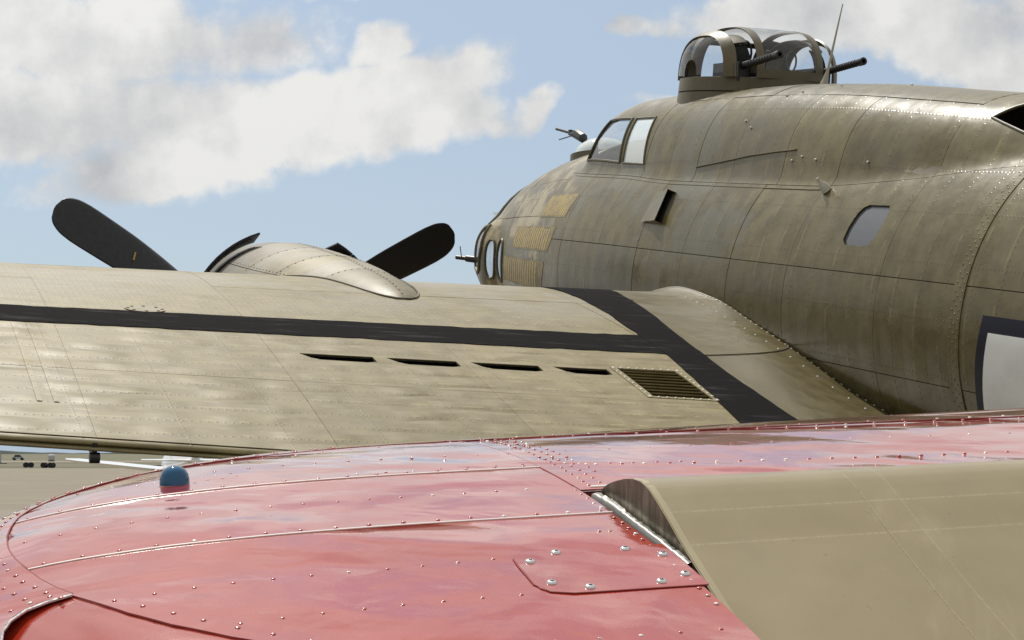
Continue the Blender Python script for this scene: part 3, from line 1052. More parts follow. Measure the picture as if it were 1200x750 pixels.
turret = MB().lathe([(-.10, RT + .03), (.075, RT + .012), (.078, RT - .01), (.082, RT - .01), (.085, RT + .012), (.185, RT + .004), (.19, RT - .03), (.185, RT - .035), (-.1, RT - .035)], TC, (0, 0, 1), 56).build('gun_turret', M['olive'], bomber)
turret['label'] = 'glazed top gun turret with two black guns pointing aft'
for sgn in (1, -1):
    turret_strip('turret_frame', sgn * .405, sgn * .475, 0, math.pi, M['olive'], turret)
    turret_strip('turret_frame', sgn * .215, sgn * .275, 0, math.pi, M['olive'], turret)
    turret_strip('slot_floor', sgn * .275, sgn * .405, R_(0), R_(48), M['black_in'], turret, .80)
    turret_strip('slot_floor', sgn * .275, sgn * .405, R_(48), math.pi, M['olive'], turret, .86)
    turret_strip('slot_cover', sgn * .275, sgn * .405, R_(118), math.pi, M['olive'], turret, .99)
    turret_strip('turret_glass', sgn * .475, sgn * .572, R_(3), R_(177), M['glass'], turret, .992, 8, 40, 0)
    turret_strip('edge_frame', sgn * .475, sgn * .571, R_(86), R_(94), M['olive'], turret, .985, 6, 4)
    # gun: receiver in the slot, perforated jacket, muzzle
    g0 = TC + Vector((-.20, sgn * .338, .245))
    gd = Vector((-1, 0, .10)).normalized()
    mb = MB()
    mb.box(g0 + gd * .04 + Vector((0, 0, -.02)), (.42, .09, .14))
    gun = mb.build('gun_mount', M['gun'], turret)
    prof = [(.25, .027)]
    for i in range(9):
        prof += [(.36 + i * .042, .027), (.366 + i * .042, .021), (.386 + i * .042, .021), (.392 + i * .042, .027)]
    prof += [(.75, .029), (.80, .029), (.802, .015), (.79, .013)]
    MB().lathe(prof, g0, gd, 14).build('gun_barrel', M['gun'], gun)
turret_strip('turret_glass', -.215, .215, R_(5), R_(176), M['glass'], turret, .99, 12, 48, 0)
turret_strip('sill_frame', -.215, .215, 0, R_(5.5), M['olive'], turret, 1., 12, 6)
turret_strip('cross_frame', -.215, .215, R_(128), R_(136), M['gun'], turret, .985, 12, 4)
turret_strip('cross_frame', -.03, .03, R_(134), R_(178), M['gun'], turret, .98, 3, 20)
mb = MB()
mb.box(TC + Vector((.10, 0, .14)), (.42, .50, .16))
mb.box(TC + Vector((-.16, .0, .22)), (.10, .16, .12))
mb.tube([TC + Vector((-.10, 0, .2)), TC + Vector((-.16, 0, .42))], .014, 6)
mb.box(TC + Vector((-.05, 0, .235)), (.05, .62, .03))
ringp = [TC + Vector((-.05, .13 + .05 * math.cos(a), .40 + .085 * math.sin(a))) for a in np.linspace(0, 2 * math.pi, 17)]
mb.tube(ringp, .010, 6)
mb.tube([TC + Vector((-.05, .13, .2)), TC + Vector((-.05, .13, .315))], .012, 6)
ringp = [TC + Vector((-.30, -.13 + .04 * math.cos(a), .34 + .075 * math.sin(a))) for a in np.linspace(0, 2 * math.pi, 17)]
mb.tube(ringp, .008, 6)
mb.tube([TC + Vector((-.22, -.10, .19)), TC + Vector((-.30, -.13, .27))], .016, 6)
mb.build('gun_sight', M['gun'], turret)

# whip antenna behind the turret
ab = fp(5.93, 88, -.01)
mb = MB()
mb.tube([ab, ab + Vector((-.02, 0, .05)), ab + Vector((-.05, 0, .12)), ab + Vector((-.13, 0, .36)), ab + Vector((-.20, .0, .57))], [.036, .022, .010, .007, .004], 10)
mb.build('antenna_mast', M['antenna'], bomber)

# ------------------------------------------------------------------ wing
def slot(ya, yb):
    return [(ya, .7195), (ya + .05, .7235), (yb - .09, .7225), (yb - .045, .717), (yb, .7025), (ya, .7025)]


SLOTS = [slot(4.04, 4.415), slot(3.605, 3.972), slot(3.165, 3.530), slot(2.785, 3.085)]
SLOTS_UV = [[(y, wv(s)) for y, s in h] for h in SLOTS]
GY0, GY1, GS0, GS1 = 2.385, 2.715, .698, .786
GRILLE_UV = [(GY0, wv(GS0)), (GY1, wv(GS0)), (GY1, wv(GS1)), (GY0, wv(GS1))]
W_HOLES = SLOTS_UV + [GRILLE_UV]


def w_holes(poly):
    c = np.array([np.mean(h, axis=0) for h in W_HOLES])
    ok = inside(np.array(poly, float), c)
    return [h for h, k in zip(W_HOLES, ok) if k]


wpoly = [(y, wv(s)) for s, y in [(.00002, 1.38), (.03, 1.41), (.10, 1.49), (.18, 1.57), (.241, 1.65), (.31, 1.75), (.40, 1.84), (.565, 1.99), (.65, 2.035), (.728, 2.058), (.83, 2.04), (.992, 1.97)]] + [(15.7, wv(.992)), (15.7, .02)]
wpoly = wpoly[::-1]
wg = sheet('wing', wing_uv, wpoly, .13, [M['hullw']], bomber, w_holes(wpoly), -.009, 0)
wg['label'] = 'left wing with faded olive paint lightened for sunlight, black walkway stripes and riveted skin'
fil_w = pchip([(0, 1.40), (.03, 1.42), (.10, 1.50), (.18, 1.58), (.241, 1.66), (.31, 1.76), (.40, 1.85), (.565, 2.00), (.65, 2.045), (.728, 2.068), (.83, 2.05), (1, 1.98)])
SB = [.0004, .20, .385, .556, .636, .80, .988]
YB = [.95, 2.28, 3.57, 4.55, 5.55, 6.6, 8.0, 10.5, 13.2, 15.7]
for i in range(len(YB) - 1):
    for j in range(len(SB) - 1):
        poly = rect(YB[i] + .0006, YB[i + 1] - .0006, wv(SB[j]) + .0005, wv(SB[j + 1]) - .0005)
        if i == 0:
            ss_ = np.linspace(math.sqrt(SB[j]), math.sqrt(SB[j + 1]), 8) ** 2
            poly = [(YB[1] - GAP, wv(SB[j]) + .002), (YB[1] - GAP, wv(SB[j + 1]) - .002)] + [(float(fil_w(s)) - .004, min(max(wv(s), wv(SB[j]) + .002), wv(SB[j + 1]) - .002)) for s in ss_[::-1]]
        sheet('skin_panel', wing_uv, poly, .075 if i < 5 else .16, [M['wing']], wg, w_holes(poly), rl() * .8, .005)
# underside and blunt trailing edge
Y, S = np.meshgrid(np.linspace(.9, 15.7, 30), np.linspace(0, 1, 26) ** 2 * .992, indexing='ij')
low = wing(Y, S, -1.)
o = grid_obj('lower_skin', low, M['wing'], wg, True)
ysp = np.linspace(.9, 15.7, 30)
a = wing(ysp, .989, 1., -.004); b_ = wing(ysp, .992, -1., .004)
te_ = np.array([-.03, 0, -.012])
grid_obj('trailing_edge', np.stack([a, a + te_, a + te_ + [0, 0, -.010], b_ + [.02, 0, .004]], 1), M['wing'], wg, True)
grid_obj('trailing_edge', np.stack([a + [-.008, 0, -.028], a + [-.05, 0, -.034], a + [-.05, 0, -.043], b_ + [0, 0, -.004]], 1), M['wing'], wg, True)
MB().tube([(-4.75 - .145 * (y - 1.15), y, float(wing(y, 0.)[2])) for y in np.linspace(1, 15.7, 12)], .012, 8).build('leading_edge_bead', M['wing'], wg)

# slots: dark ducts below the openings
for h in SLOTS:
    ys = [p[0] for p in h]
    y0, y1 = min(ys), max(ys)
    V = []
    for s, dzz in ((.695, -.02), (.73, -.02)):
        for yy in (y0 - .02, y1 + .02):
            V.append(wing(yy, s) + np.array([0, 0, dzz]))
    for s in (.695, .73):
        for yy in (y0 - .02, y1 + .02):
            V.append(wing(yy, s) + np.array([.12, 0, -.16]))
    mesh_obj('air_slot', V, [(4, 5, 7, 6), (0, 1, 5, 4), (2, 6, 7, 3), (0, 4, 6, 2), (1, 3, 7, 5)], M['black_in'], wg, False)
# louvred grille
fr = []
for uvp in (rect(GY0 - .035, GY1 + .035, wv(GS0) - .011, wv(GS1) + .011),):
    gr = sheet('louvre_grille', wing_uv, uvp, .05, [M['wing']], wg, [GRILLE_UV], .0045, .004)
gr['label'] = 'slatted louvre grille with riveted rim near the wing root'
nsl = 9
for i in range(nsl):
    s0 = GS0 + (GS1 - GS0) * (i + .10) / nsl
    s1 = GS0 + (GS1 - GS0) * (i + .82) / nsl
    A = [wing(GY0, s0), wing(GY1, s0)]
    B = [wing(GY0, s1), wing(GY1, s1)]
    up = np.array([0, 0, .004]); dn = np.array([0, 0, -.022])
    V = [A[0] + dn, A[1] + dn, B[1] + up, B[0] + up, A[0] + dn * 1.35, A[1] + dn * 1.35, B[1] + up - [0, 0, .006], B[0] + up - [0, 0, .006]]
    mesh_obj('slat', V, [(0, 3, 2, 1), (4, 5, 6, 7), (2, 3, 7, 6), (0, 1, 5, 4), (0, 4, 7, 3), (1, 2, 6, 5)], M['wing'], gr, False)
V = [wing(GY0, GS0) - [0, 0, .05], wing(GY1, GS0) - [0, 0, .05], wing(GY1, GS1) - [0, 0, .05], wing(GY0, GS1) - [0, 0, .05]]
mesh_obj('grille_well', V, [(0, 3, 2, 1)], M['black_in'], gr, False)
pp = [(GY0 - .018 + (GY1 - GY0 + .036) * i / 8, wv(s) + k) for s, k in ((GS0, -.006), (GS1, .006)) for i in range(9)]
pp += [(y, wv(GS0 + (GS1 - GS0) * i / 9)) for y in (GY0 - .018, GY1 + .018) for i in range(10)]
P, n = on(wing_uv, pp, .0045)
domes('rim_rivets', P, n, .0085, .004, M['antenna'], gr, 7)

# walkway stripes: one along the span, one running aft beside the fuselage fillet
def ragged(poly, step, amp):
    q = dense(poly, step)
    k = rng.normal(0, amp, q.shape)
    return [tuple(a) for a in q + k]


stripe = sheet('walkway_stripe', wing_uv, ragged([(2.13, wv(.559)), (15.5, wv(.566)), (15.5, wv(.640)), (2.13, wv(.632))], .07, .0035), .08, [M['walk']], wg, (), .0045, .003)
stripe['label'] = 'long black stripe along the span of the wing'
lft = [(.20, 2.12), (.31, 2.155), (.45, 2.21), (.56, 2.265), (.632, 2.275), (.70, 2.315), (.85, 2.415), (.97, 2.49)]
rgt = [(s, float(fil_w(s)) + .004) for s in (.97, .83, .728, .65, .565, .48, .40, .31, .24, .20)]
o = sheet('walkway_stripe', wing_uv, ragged([(y, wv(s)) for s, y in lft + rgt], .06, .0035), .06, [M['walk']], wg, (), .0060, .003)
o['label'] = 'broad black walkway running aft beside the fuselage'

# root fillet
fx = np.array([4.62, 4.85, 5.0, 5.32, 5.7, 6.13, 6.67, 7.15, 7.58, 7.97, 8.31, 8.71, 9.5, 10.4, 11.2])
ft = np.array([-36, -26, -20, -9.0, -2.2, .6, -1.4, -6.4, -11.6, -17., -22.5, -27.5, -37, -47, -55])
fil_f = pchip(list(zip(fx, ft)))
rowsS = []
for t in np.linspace(0, 1, 60):
    s = .985 * t ** 1.5
    yw = float(fil_w(s))
    p0 = wing(yw, s, 1., .004)
    Xw = -p0[0]
    Xf = Xw - .12 - .62 * min(1., max(0., (t - .25) / .35)) ** 1.5
    th = R_(float(fil_f(max(4.62, Xf))))
    p2 = fuselage(Xf, th, .006)
    # concave section: leaves the wing level, turns up into the fuselage side
    p1 = .5 * (p0 + p2)
    p1[1] = p2[1] + .16 * (p0[1] - p2[1])
    p1[2] = min(p0[2], p2[2]) - .015 + .10 * max(0., p0[2] - p2[2])
    row = []
    for q in np.linspace(0, 1, 15):
        row.append((1 - q) ** 2 * p0 + 2 * q * (1 - q) * p1 + q * q * p2)
    rowsS.append(row)
rowsS = np.array(rowsS)
flt = grid_obj('wing_root_fillet', rowsS[:45], M['fair'], bomber, True)
flt['label'] = 'smooth curved fairing between wing and fuselage'
grid_obj('fillet_panel', np.concatenate([rowsS[44:45] + [-.004, 0, 0], rowsS[45:]]), M['fair'], flt, True)
# lip where the forward fillet section laps the aft one, and proud screws along the edges
MB().tube([tuple(p + np.array([0, .004, .005])) for p in rowsS[44]], .0035, 6).build('lap_joint', M['hull'], flt)
pts, nr = [], []
for k, (qa, stp) in enumerate(((13.6, 1.), (9.0, 2.))):
    i = 9. if k == 0 else 30.
    while i < 58:
        i0 = int(i); f = i - i0; j0 = int(qa); g_ = qa - j0
        p = (rowsS[i0, j0] * (1 - g_) + rowsS[i0, min(14, j0 + 1)] * g_) * (1 - f) + (rowsS[i0 + 1, j0] * (1 - g_) + rowsS[i0 + 1, min(14, j0 + 1)] * g_) * f
        nn = np.cross(rowsS[i0, j0] - rowsS[i0 + 1, j0], rowsS[i0, j0 + 1 if j0 < 14 else 14] - rowsS[i0, j0])
        nn = nn / np.linalg.norm(nn)
        if nn[1] + nn[2] < 0:
            nn = -nn
        pts.append(p); nr.append(nn)
        i += .62 * stp
domes('fillet_screws', pts, nr, .0085, .005, M['antenna'], flt, 7)

# oval hand-hole cover and a doubled strap on the outer panel, rubbed oval near the root
def cover(yc, sc_, ry, rv, name, mat, lift):
    return sheet(name, wing_uv, [(yc + ry * math.cos(a), wv(sc_) + rv * math.sin(a)) for a in np.linspace(0, 2 * math.pi, 29)[:-1]], .05, [M[mat]], wg, (), lift, .003)


oc = cover(5.05, .548, .105, .050, 'access_cover', 'nac', .0062)
P, n = on(wing_uv, [(5.05 + .088 * math.cos(a), wv(.548) + .040 * math.sin(a)) for a in np.linspace(0, 2 * math.pi, 9)[:-1]], .0062)
domes('cover_screws', P, n, .010, .004, M['hull'], oc, 7)
for y0 in (5.665, 5.735):
    sheet('strap', wing_uv, [(y0, wv(.642)), (y0 + .022, wv(.642)), (y0 + .012, wv(.905)), (y0 - .010, wv(.905))], .06, [M['wing']], wg, (), .0042, .004)

# small black hinge boss under the trailing edge
hb = Vector(wing(5.56, .985, -1.)) + Vector((0, 0, -.02))
mb = MB()
mb.box(hb, (.10, .02, .05))
mb.lathe([(-.02, 0), (-.02, .022), (.02, .022), (.02, 0)], hb + Vector((-.05, 0, -.035)), (0, 1, 0), 12)
mb.build('hinge_bracket', M['gun'], wg)

# ------------------------------------------------------------------ inboard engine nacelle and propeller
HUB = Vector((-3.25, 3.45, -.640))
nac = MB().lathe([(.02, .10), (.02, .50), (-.02, .54), (-.10, .59), (-.30, .63), (-.60, .65), (-.92, .65), (-.92, .62), (-.6, .65), (-.6, .1)], HUB + Vector((-.07, 0, .12)), (1, 0, 0), 48).build('engine_nacelle', M['olive'], bomber)
nac['label'] = 'inboard engine nacelle with open cowl flaps blackened for shade, fairing into the wing top'
Xs, As = np.meshgrid(np.linspace(4.2, 7.29, 40), np.linspace(0, math.pi, 40), indexing='ij')
grid_obj('nacelle_core', nacelle(Xs, As, -.008), M['hull'], nac)
XB = [4.34, 4.98, 5.62, 6.35, 7.285]
AB = [0, 48, 92, 134, 180]
for i in range(4):
    for j in range(4):
        poly = rect(XB[i] + .003, XB[i + 1] - .003, R_(AB[j]) * .6 + .003, R_(AB[j + 1]) * .6 - .003)
        sheet('skin_panel', nac_uv, poly, .05, [M['nac']], nac, (), float(rng.uniform(0, .002)), .005)
pts = []
for a in AB[1:4]:
    pts += [(x, R_(a + 2.) * .6) for x in np.arange(4.4, 7.2, .075)]
for x in XB[1:4]:
    pts += [(x + .02, R_(a) * .6) for a in np.arange(8, 175, 5.5)]
P, n = on(nac_uv, pts, .001)
domes('nacelle_screws', P, n, .0065, .003, M['hull'], nac, 6)
# scalloped flange where the fairing sits on the wing
def wing_z(x, y):
    le = 4.75 + .145 * (y - 1.15); te = 10.45 - .075 * (y - 1.15)
    return float(wing(y, min(max((x - le) / (te - le), .001), 1.))[2])


P = []
for sg, xr in ((1, np.arange(5.5, 7.26, .06)), (-1, np.arange(7.24, 5.4, -.06))):
    for x in xr:
        an = np.linspace(0, 90, 91) if sg > 0 else np.linspace(180, 90, 91)
        q = nacelle(np.full(91, x), np.radians(an), .004)
        up_ = [k for k in range(91) if q[k, 2] > wing_z(x, q[k, 1])]
        if up_:
            k = up_[0]
            P.append((-x, q[k, 1], wing_z(x, q[k, 1]) + .006))
MB().tube(P, .007, 6).build('fairing_flange', M['olive'], nac)
# cowl flaps; shade on their backs is put into the black colour
for arc_ in (np.arange(-6, 72, 11.2), np.arange(118, 190, 11.2)):
    for a0 in arc_:
        V = []
        for a in (a0, a0 + 5.4, a0 + 10.8):
            ca, sa = math.cos(R_(a)), math.sin(R_(a))
            for X, r in ((4.02, .668), (4.34, .748), (4.34, .734), (4.02, .655)):
                V.append((-X, 3.45 + r * ca, -.5 + r * sa))
        F = []
        for i in range(2):
            for k in range(4):
                F.append((4 * i + k, 4 * i + (k + 1) % 4, 4 * i + 4 + (k + 1) % 4, 4 * i + 4 + k))
        F += [(0, 3, 2, 1), (8, 9, 10, 11)]
        mesh_obj('cowl_flap', V, F, M['prop'], nac, True, None, R_(35))

PR_S = 1.035
prop = MB().lathe([(.26, 0), (.25, .06), (.18, .085), (.10, .09), (.08, .17), (-.08, .17), (-.10, .10), (-.3, .10)], HUB, (1, 0, 0), 24).build('propeller', M['prop'], bomber)
prop['label'] = 'black three-bladed propeller of the inboard engine'
ch = pchip([(.12, .13), (.35, .16), (.6, .24), (.9, .315), (1.2, .35), (1.5, .352), (1.62, .33), (1.70, .27), (1.745, .18), (1.765, .04)])
tw = pchip([(.12, 62), (.5, 48), (1.0, 33), (1.765, 21)])
tk = pchip([(.12, .12), (.35, .085), (.7, .05), (1.2, .028), (1.765, .012)])
rs = np.concatenate([np.linspace(.12, 1.55, 20), np.linspace(1.6, 1.765, 10)])
blade_me = None
for ang in (148.8, 28.8, 268.8):
    a = R_(ang)
    er = Vector((0, -math.cos(a), math.sin(a)))
    et = Vector((1, 0, 0)).cross(er)
    S = []
    for r in rs:
        c_, t_, k_ = float(ch(r)), R_(float(tw(r))), float(tk(r))
        ring = []
        for q in range(16):
            b2 = 2 * math.pi * q / 16
            xc = math.cos(b2) * .5 * c_
            yc = math.sin(b2) * .5 * k_ * (1 + .3 * math.cos(b2))
            dvec = et * (xc * math.cos(t_) - yc * math.sin(t_)) + Vector((1, 0, 0)) * (xc * math.sin(t_) + yc * math.cos(t_))
            ring.append(HUB + er * float(r) * PR_S + dvec)
        S.append(ring)
    S = np.array(S)
    bl = grid_obj('blade', S, M['prop'], prop, False, True)
    if ang == 148.8:
        p = HUB + er * .93 + Vector((-.05, 0, 0)) + et * .0
        t_ = R_(33)
        cdir = et * math.cos(t_) + Vector((1, 0, 0)) * math.sin(t_)
        nb = er.cross(cdir).normalized()
        if nb.x > 0:
            nb = -nb
        base = HUB + er * 1.13 + nb * .024
        mb = MB()
        u1 = (er * .2 + cdir).normalized(); u2 = nb.cross(u1).normalized()
        V = [base + u1 * i * .035 + u2 * j * .006 + nb * k for k in (-.006, .004) for i, j in ((-1, -1), (1, -1), (1, 1), (-1, 1))]
        mb.add(V, [(4, 5, 6, 7), (0, 3, 2, 1), (0, 1, 5, 4), (1, 2, 6, 5), (2, 3, 7, 6), (3, 0, 4, 7)])
        mb.build('blade_mark', M['yellow'], bl)

# main wheel below the nacelle, hidden from here behind the red wing
hub_w = MATB @ Vector((-4.6, 3.45, -1.5))
inv = MATB.inverted()
wl = inv @ Vector((hub_w.x, hub_w.y, .70))
wheel = MB().lathe([(-.2, .25), (-.2, .55), (-.14, .68), (0, .71), (.14, .68), (.2, .55), (.2, .25)], wl, (0, 1, 0), 36).build('main_wheel', M['tyre'], bomber)
MB().lathe([(-.16, 0), (-.17, .3), (.17, .3), (.16, 0)], wl, (0, 1, 0), 24).build('wheel_hub', M['grey'], wheel)
MB().tube([wl + Vector((0, -.3, 0)), wl + Vector((.1, -.3, .5)), Vector((-4.6, 3.3, -.6))], [.06, .08, .1], 10).build('gear_leg', M['grey'], bomber)

# ------------------------------------------------------------------ the red wing in the foreground
FB = np.array([ROOT[0], ROOT[1], 0.])
fw = thing('airplane_wing', 'glossy red riveted wing tip with a tan control surface, nearest the camera', 'wing', Matrix.Translation(FB))


def fw_uv(u, v, lift=0.):
    return fore_wing(u, v, lift) - FB


TIP = [(-.0673, .757), (-.1533, .7485), (-.2475, .7416), (-.2986, .7401), (-.3425, .7355), (-.3781, .7263), (-.4099, .7117), (-.4393, .6900), (-.461, .6725), (-.4816, .6500), (-.5028, .6171), (-.5168, .5792), (-.5283, .5282), (-.5358, .48), (-.5393, .4288), (-.5378, .3876), (-.5322, .3434), (-.5234, .3007), (-.5143, .2698), (-.504, .2455)]
LIP = [(-.504, .2455), (-.5203, .2440), (-.5308, .2425), (-.5421, .2376), (-.5511, .2295), (-.5578, .2186), (-.5625, .2016), (-.565, .170)]
DIAG = [(-.504, .2455), (-.4689, .1823), (-.4416, .1448), (-.4032, .1058), (-.3309, .0489), (-.2054, -.0289), (-.02, -.12)]
ledge = pchip([(-.1533, .7485), (.0178, .7571), (.2596, .7131), (.4737, .6811), (.6813, .6438), (1.4, .59), (2.7, .55)])
seam1 = pchip([(-.5230, .5500), (-.491, .5326), (-.4324, .516), (-.3471, .5058), (-.2602, .5018), (-.1722, .4992), (-.0834, .4956), (0, .4918)])
seam2 = pchip([(-.531, .3405), (-.4592, .3255), (-.3695, .316), (-.2782, .3119), (-.1855, .3092), (-.0918, .3057), (0, .302)])
outer = []
for f in np.linspace(math.pi / 2, 0, 40):
    a = .985 * max(0., math.cos(f)) ** (2 / FW['n']); b = .985 * max(0., math.sin(f)) ** (2 / FW['n'])
    outer.append((FW['pc'] - (FW['pc'] - FW['ptip']) * a, FW['lc'] + (FW['lle'] - FW['lc']) * b))
LLE = FW['lc'] + (FW['lle'] - FW['lc']) * .985
cap_poly = [(2.6, LLE)] + outer + [(-.671, .25), (-.668, .17), (-.63, .15)] + LIP[::-1] + TIP[::-1][1:] + [(p, float(ledge(p))) for p in (0, .15, .3, .45, .56, .68, .8, 1.2, 1.9, 2.6)]
cap = sheet('leading_edge_skin', fw_uv, cap_poly, .020, [M['red']], fw, (), .0022, .0024)
cap['label'] = 'red skin wrapped round the wing tip and leading edge'
g1 = .0005
tipA = [q for q in TIP if q[1] >= .555]
tipB = [q for q in TIP if .345 <= q[1] < .545]
tipC = [q for q in TIP if q[1] <= .335]
PIN = -.007
ps1 = [-.5215, -.49, -.44, -.36, -.27, -.18, -.09, PIN]
ps2 = [-.5295, -.46, -.37, -.28, -.19, -.09, PIN]
sheet('wing_skin_panel', fw_uv, [(p, float(seam1(p)) + g1) for p in ps1] + [(PIN, float(ledge(0)) - .001)] + [(p + .001, l - .0005) for p, l in tipA], .016, [M['red']], fw, (), .0014, .0016)
sheet('wing_skin_panel', fw_uv, [(p, float(seam2(p)) + g1) for p in ps2] + [(p, float(seam1(p)) - g1) for p in ps1[::-1]] + [(p + .001, l) for p, l in tipB], .014, [M['red']], fw, (), .0007, .0016)
C_poly = [(PIN, -.12)] + [(p, float(seam2(p)) - g1) for p in ps2[::-1]] + [(p + .001, l) for p, l in tipC] + [(p + .001, l + .001) for p, l in DIAG[1:-1]] + [(-.02, -.119)]
sheet('wing_skin_panel', fw_uv, C_poly, .014, [M['red']], fw, (), .0, .0016)
sheet('wing_skin_panel', fw_uv, [(PIN + .001, .383), (.3, .372), (.5735, .362), (2.6, .33)] + [(p, float(ledge(p)) - .001) for p in (2.6, 1.9, 1.2, .8, .56, .3, .15, -.006)], .020, [M['red']], fw, (), .0009, .0016)


def corner_uv(u, v, lift=0.):
    """trailing corner of the tip, set below the skin and rolling over towards the trailing edge"""
    u = np.asarray(u, float); v = np.asarray(v, float)
    P = fw_uv(u, v, lift)
    d = np.maximum(0., (-.504 - u) * .811 + (.2455 - v) * .585 + .004)
    P[..., 2] += -.0014 - .03 * d - 2.0 * d * d
    return P


cr = sheet('trailing_corner', corner_uv, [(-.48, .225), (-.4433, .1684), (-.3931, .1089), (-.3299, .0595), (-.2049, -.0182), (-.05, -.09), (-.15, -.19), (-.40, -.17), (-.62, .0), (-.63, .22), (-.58, .262), (-.515, .262)], .016, [M['red_edge']], fw, (), 0, .002)
cr['label'] = 'bright red trailing corner of the wing tip below the skin edge'


def bead(name, uv, rad, mat, lift, parent=fw):
    P, n = on(fw_uv, resample(uv, .02), lift)
    return MB().tube(P, rad, 6).build(name, mat, parent)


bead('seam_edge', [(p, float(seam1(p))) for p in ps1], .00085, M['seam'], .0013)
bead('seam_edge', [(p, float(seam2(p))) for p in ps2], .00095, M['seam'], .0006)
bead('seam_edge', TIP[2:], .0007, M['groove'], .0018)
bead('seam_edge', LIP, .0015, M['alu'], .0006)
bead('seam_edge', [(PIN, .40), (PIN, .755)], .0007, M['groove'], .0009)
bead('seam_edge', [(p, float(ledge(p))) for p in (0, .13, .26, .37, .47, .58, .68, 1., 1.4, 2.5)], .0007, M['groove'], .0014)
bead('seam_edge', [(.0074, .3903), (.0314, .3890), (.0545, .3880)], .0018, M['seam'], .001)


# rivets
def rivet_row(uv, pitch, rad, lift, jit=.0005, h=.33, mat='red_rivet'):
    q = resample(uv, pitch)
    q = q + rng.normal(0, jit, q.shape)
    P, n = on(fw_uv, q, lift)
    return domes('rivet_row', P, n, rad * .88, rad * h, M[mat], fw)


def along(f, p0, p1, off, k=12):
    return [(p, float(f(p)) + off) for p in np.linspace(p0, p1, k)]


rivet_row(along(seam1, -.510, -.021, .0075), .0300, .0026, .0014)
rivet_row(along(seam1, -.193, -.020, .0165), .0275, .0020, .0014)
rivet_row(along(seam2, -.516, -.016, .0072), .0310, .0027, .0007)
rivet_row([(-.5239, .4342), (-.5068, .4287), (-.4464, .4161), (-.3589, .4076), (-.2697, .4042), (-.1791, .402), (-.0558, .3986)], .0305, .0023, .0007)
rivet_row([(-.4748, .2142), (-.2689, .2026), (-.1586, .2035)], .0322, .0024, .0)
rivet_row([(-.3912, .1264), (-.2946, .1266), (-.1625, .1254)], .0326, .0024, .0)
rivet_row([(-.3016, .0443), (-.0292, .0328)], .0330, .0024, .0)
rivet_row([(-.4525, .644), (-.36, .626), (-.2667, .6114), (-.0096, .5811)], .0335, .0021, .0014)
rivet_row([(-.347, .7132), (-.2393, .7175), (-.0105, .7279)], .035, .0020, .0014)
rivet_row([(.0094, .3988), (.0224, .7531)], .0165, .0026, .0009)
rivet_row([(.0242, .4071), (.0348, .7445)], .0195, .0026, .0009)
rivet_row([(.0392, .4568), (.0468, .7295)], .0215, .0025, .0009)
rivet_row([(-.0124, .0746), (-.0108, .3844)], .0165, .0026, .0004)
rivet_row([(.0325, .4995), (.0565, .4892), (.1449, .4705), (.3311, .4429), (.5279, .4199), (1.1, .39), (2.5, .37)], .0255, .0031, .0009)
rivet_row([(.0459, .4947), (.1448, .4788)], .028, .0026, .0009)
rivet_row([(.0574, .5833), (.1514, .5718), (.3955, .552), (.5987, .5178), (1.2, .48), (2.5, .45)], .048, .0019, .0009)
rivet_row([(p, float(ledge(p)) - .008) for p in (-.02, .13, .26, .37, .47, .58, .68, 1., 1.4, 2.5)], .037, .0025, .0010)
rivet_row([(p, float(ledge(p)) + .012) for p in (-.02, .13, .26, .37, .47, .58, .68, 1., 1.4, 2.5)], .044, .0026, .0022)
tp = np.array(TIP[1:])
tang = np.gradient(tp, axis=0)
out_ = np.stack([-tang[:, 1], tang[:, 0]], 1)
out_ /= np.linalg.norm(out_, axis=1)[:, None]
out_ = np.where(((tp - np.array([-.25, .45])) * out_).sum(1)[:, None] > 0, out_, -out_)
rivet_row(tp + out_ * .0115, .0225, .0028, .0022)
rivet_row(tp[:-1] + out_[:-1] * .027, .0225, .0028, .0022)
dg = np.array(DIAG[1:6])
rivet_row(dg + np.array([.014, .009]), .031, .0028, .0)
rivet_row([(-.521, .2511), (-.5435, .2465), (-.566, .2388)], .018, .0028, .0022)
rivet_row([(-.0412, .2539), (-.0298, .2519)], .011, .0026, .0)
rivet_row([(-.3997, .598), (-.3827, .598)], .016, .0016, .0014)
rivet_row([(-.3497, .5566), (-.3058, .565)], .013, .0016, .0014)
rivet_row([(-.3384, .5789), (-.3075, .5881)], .013, .0016, .0014)

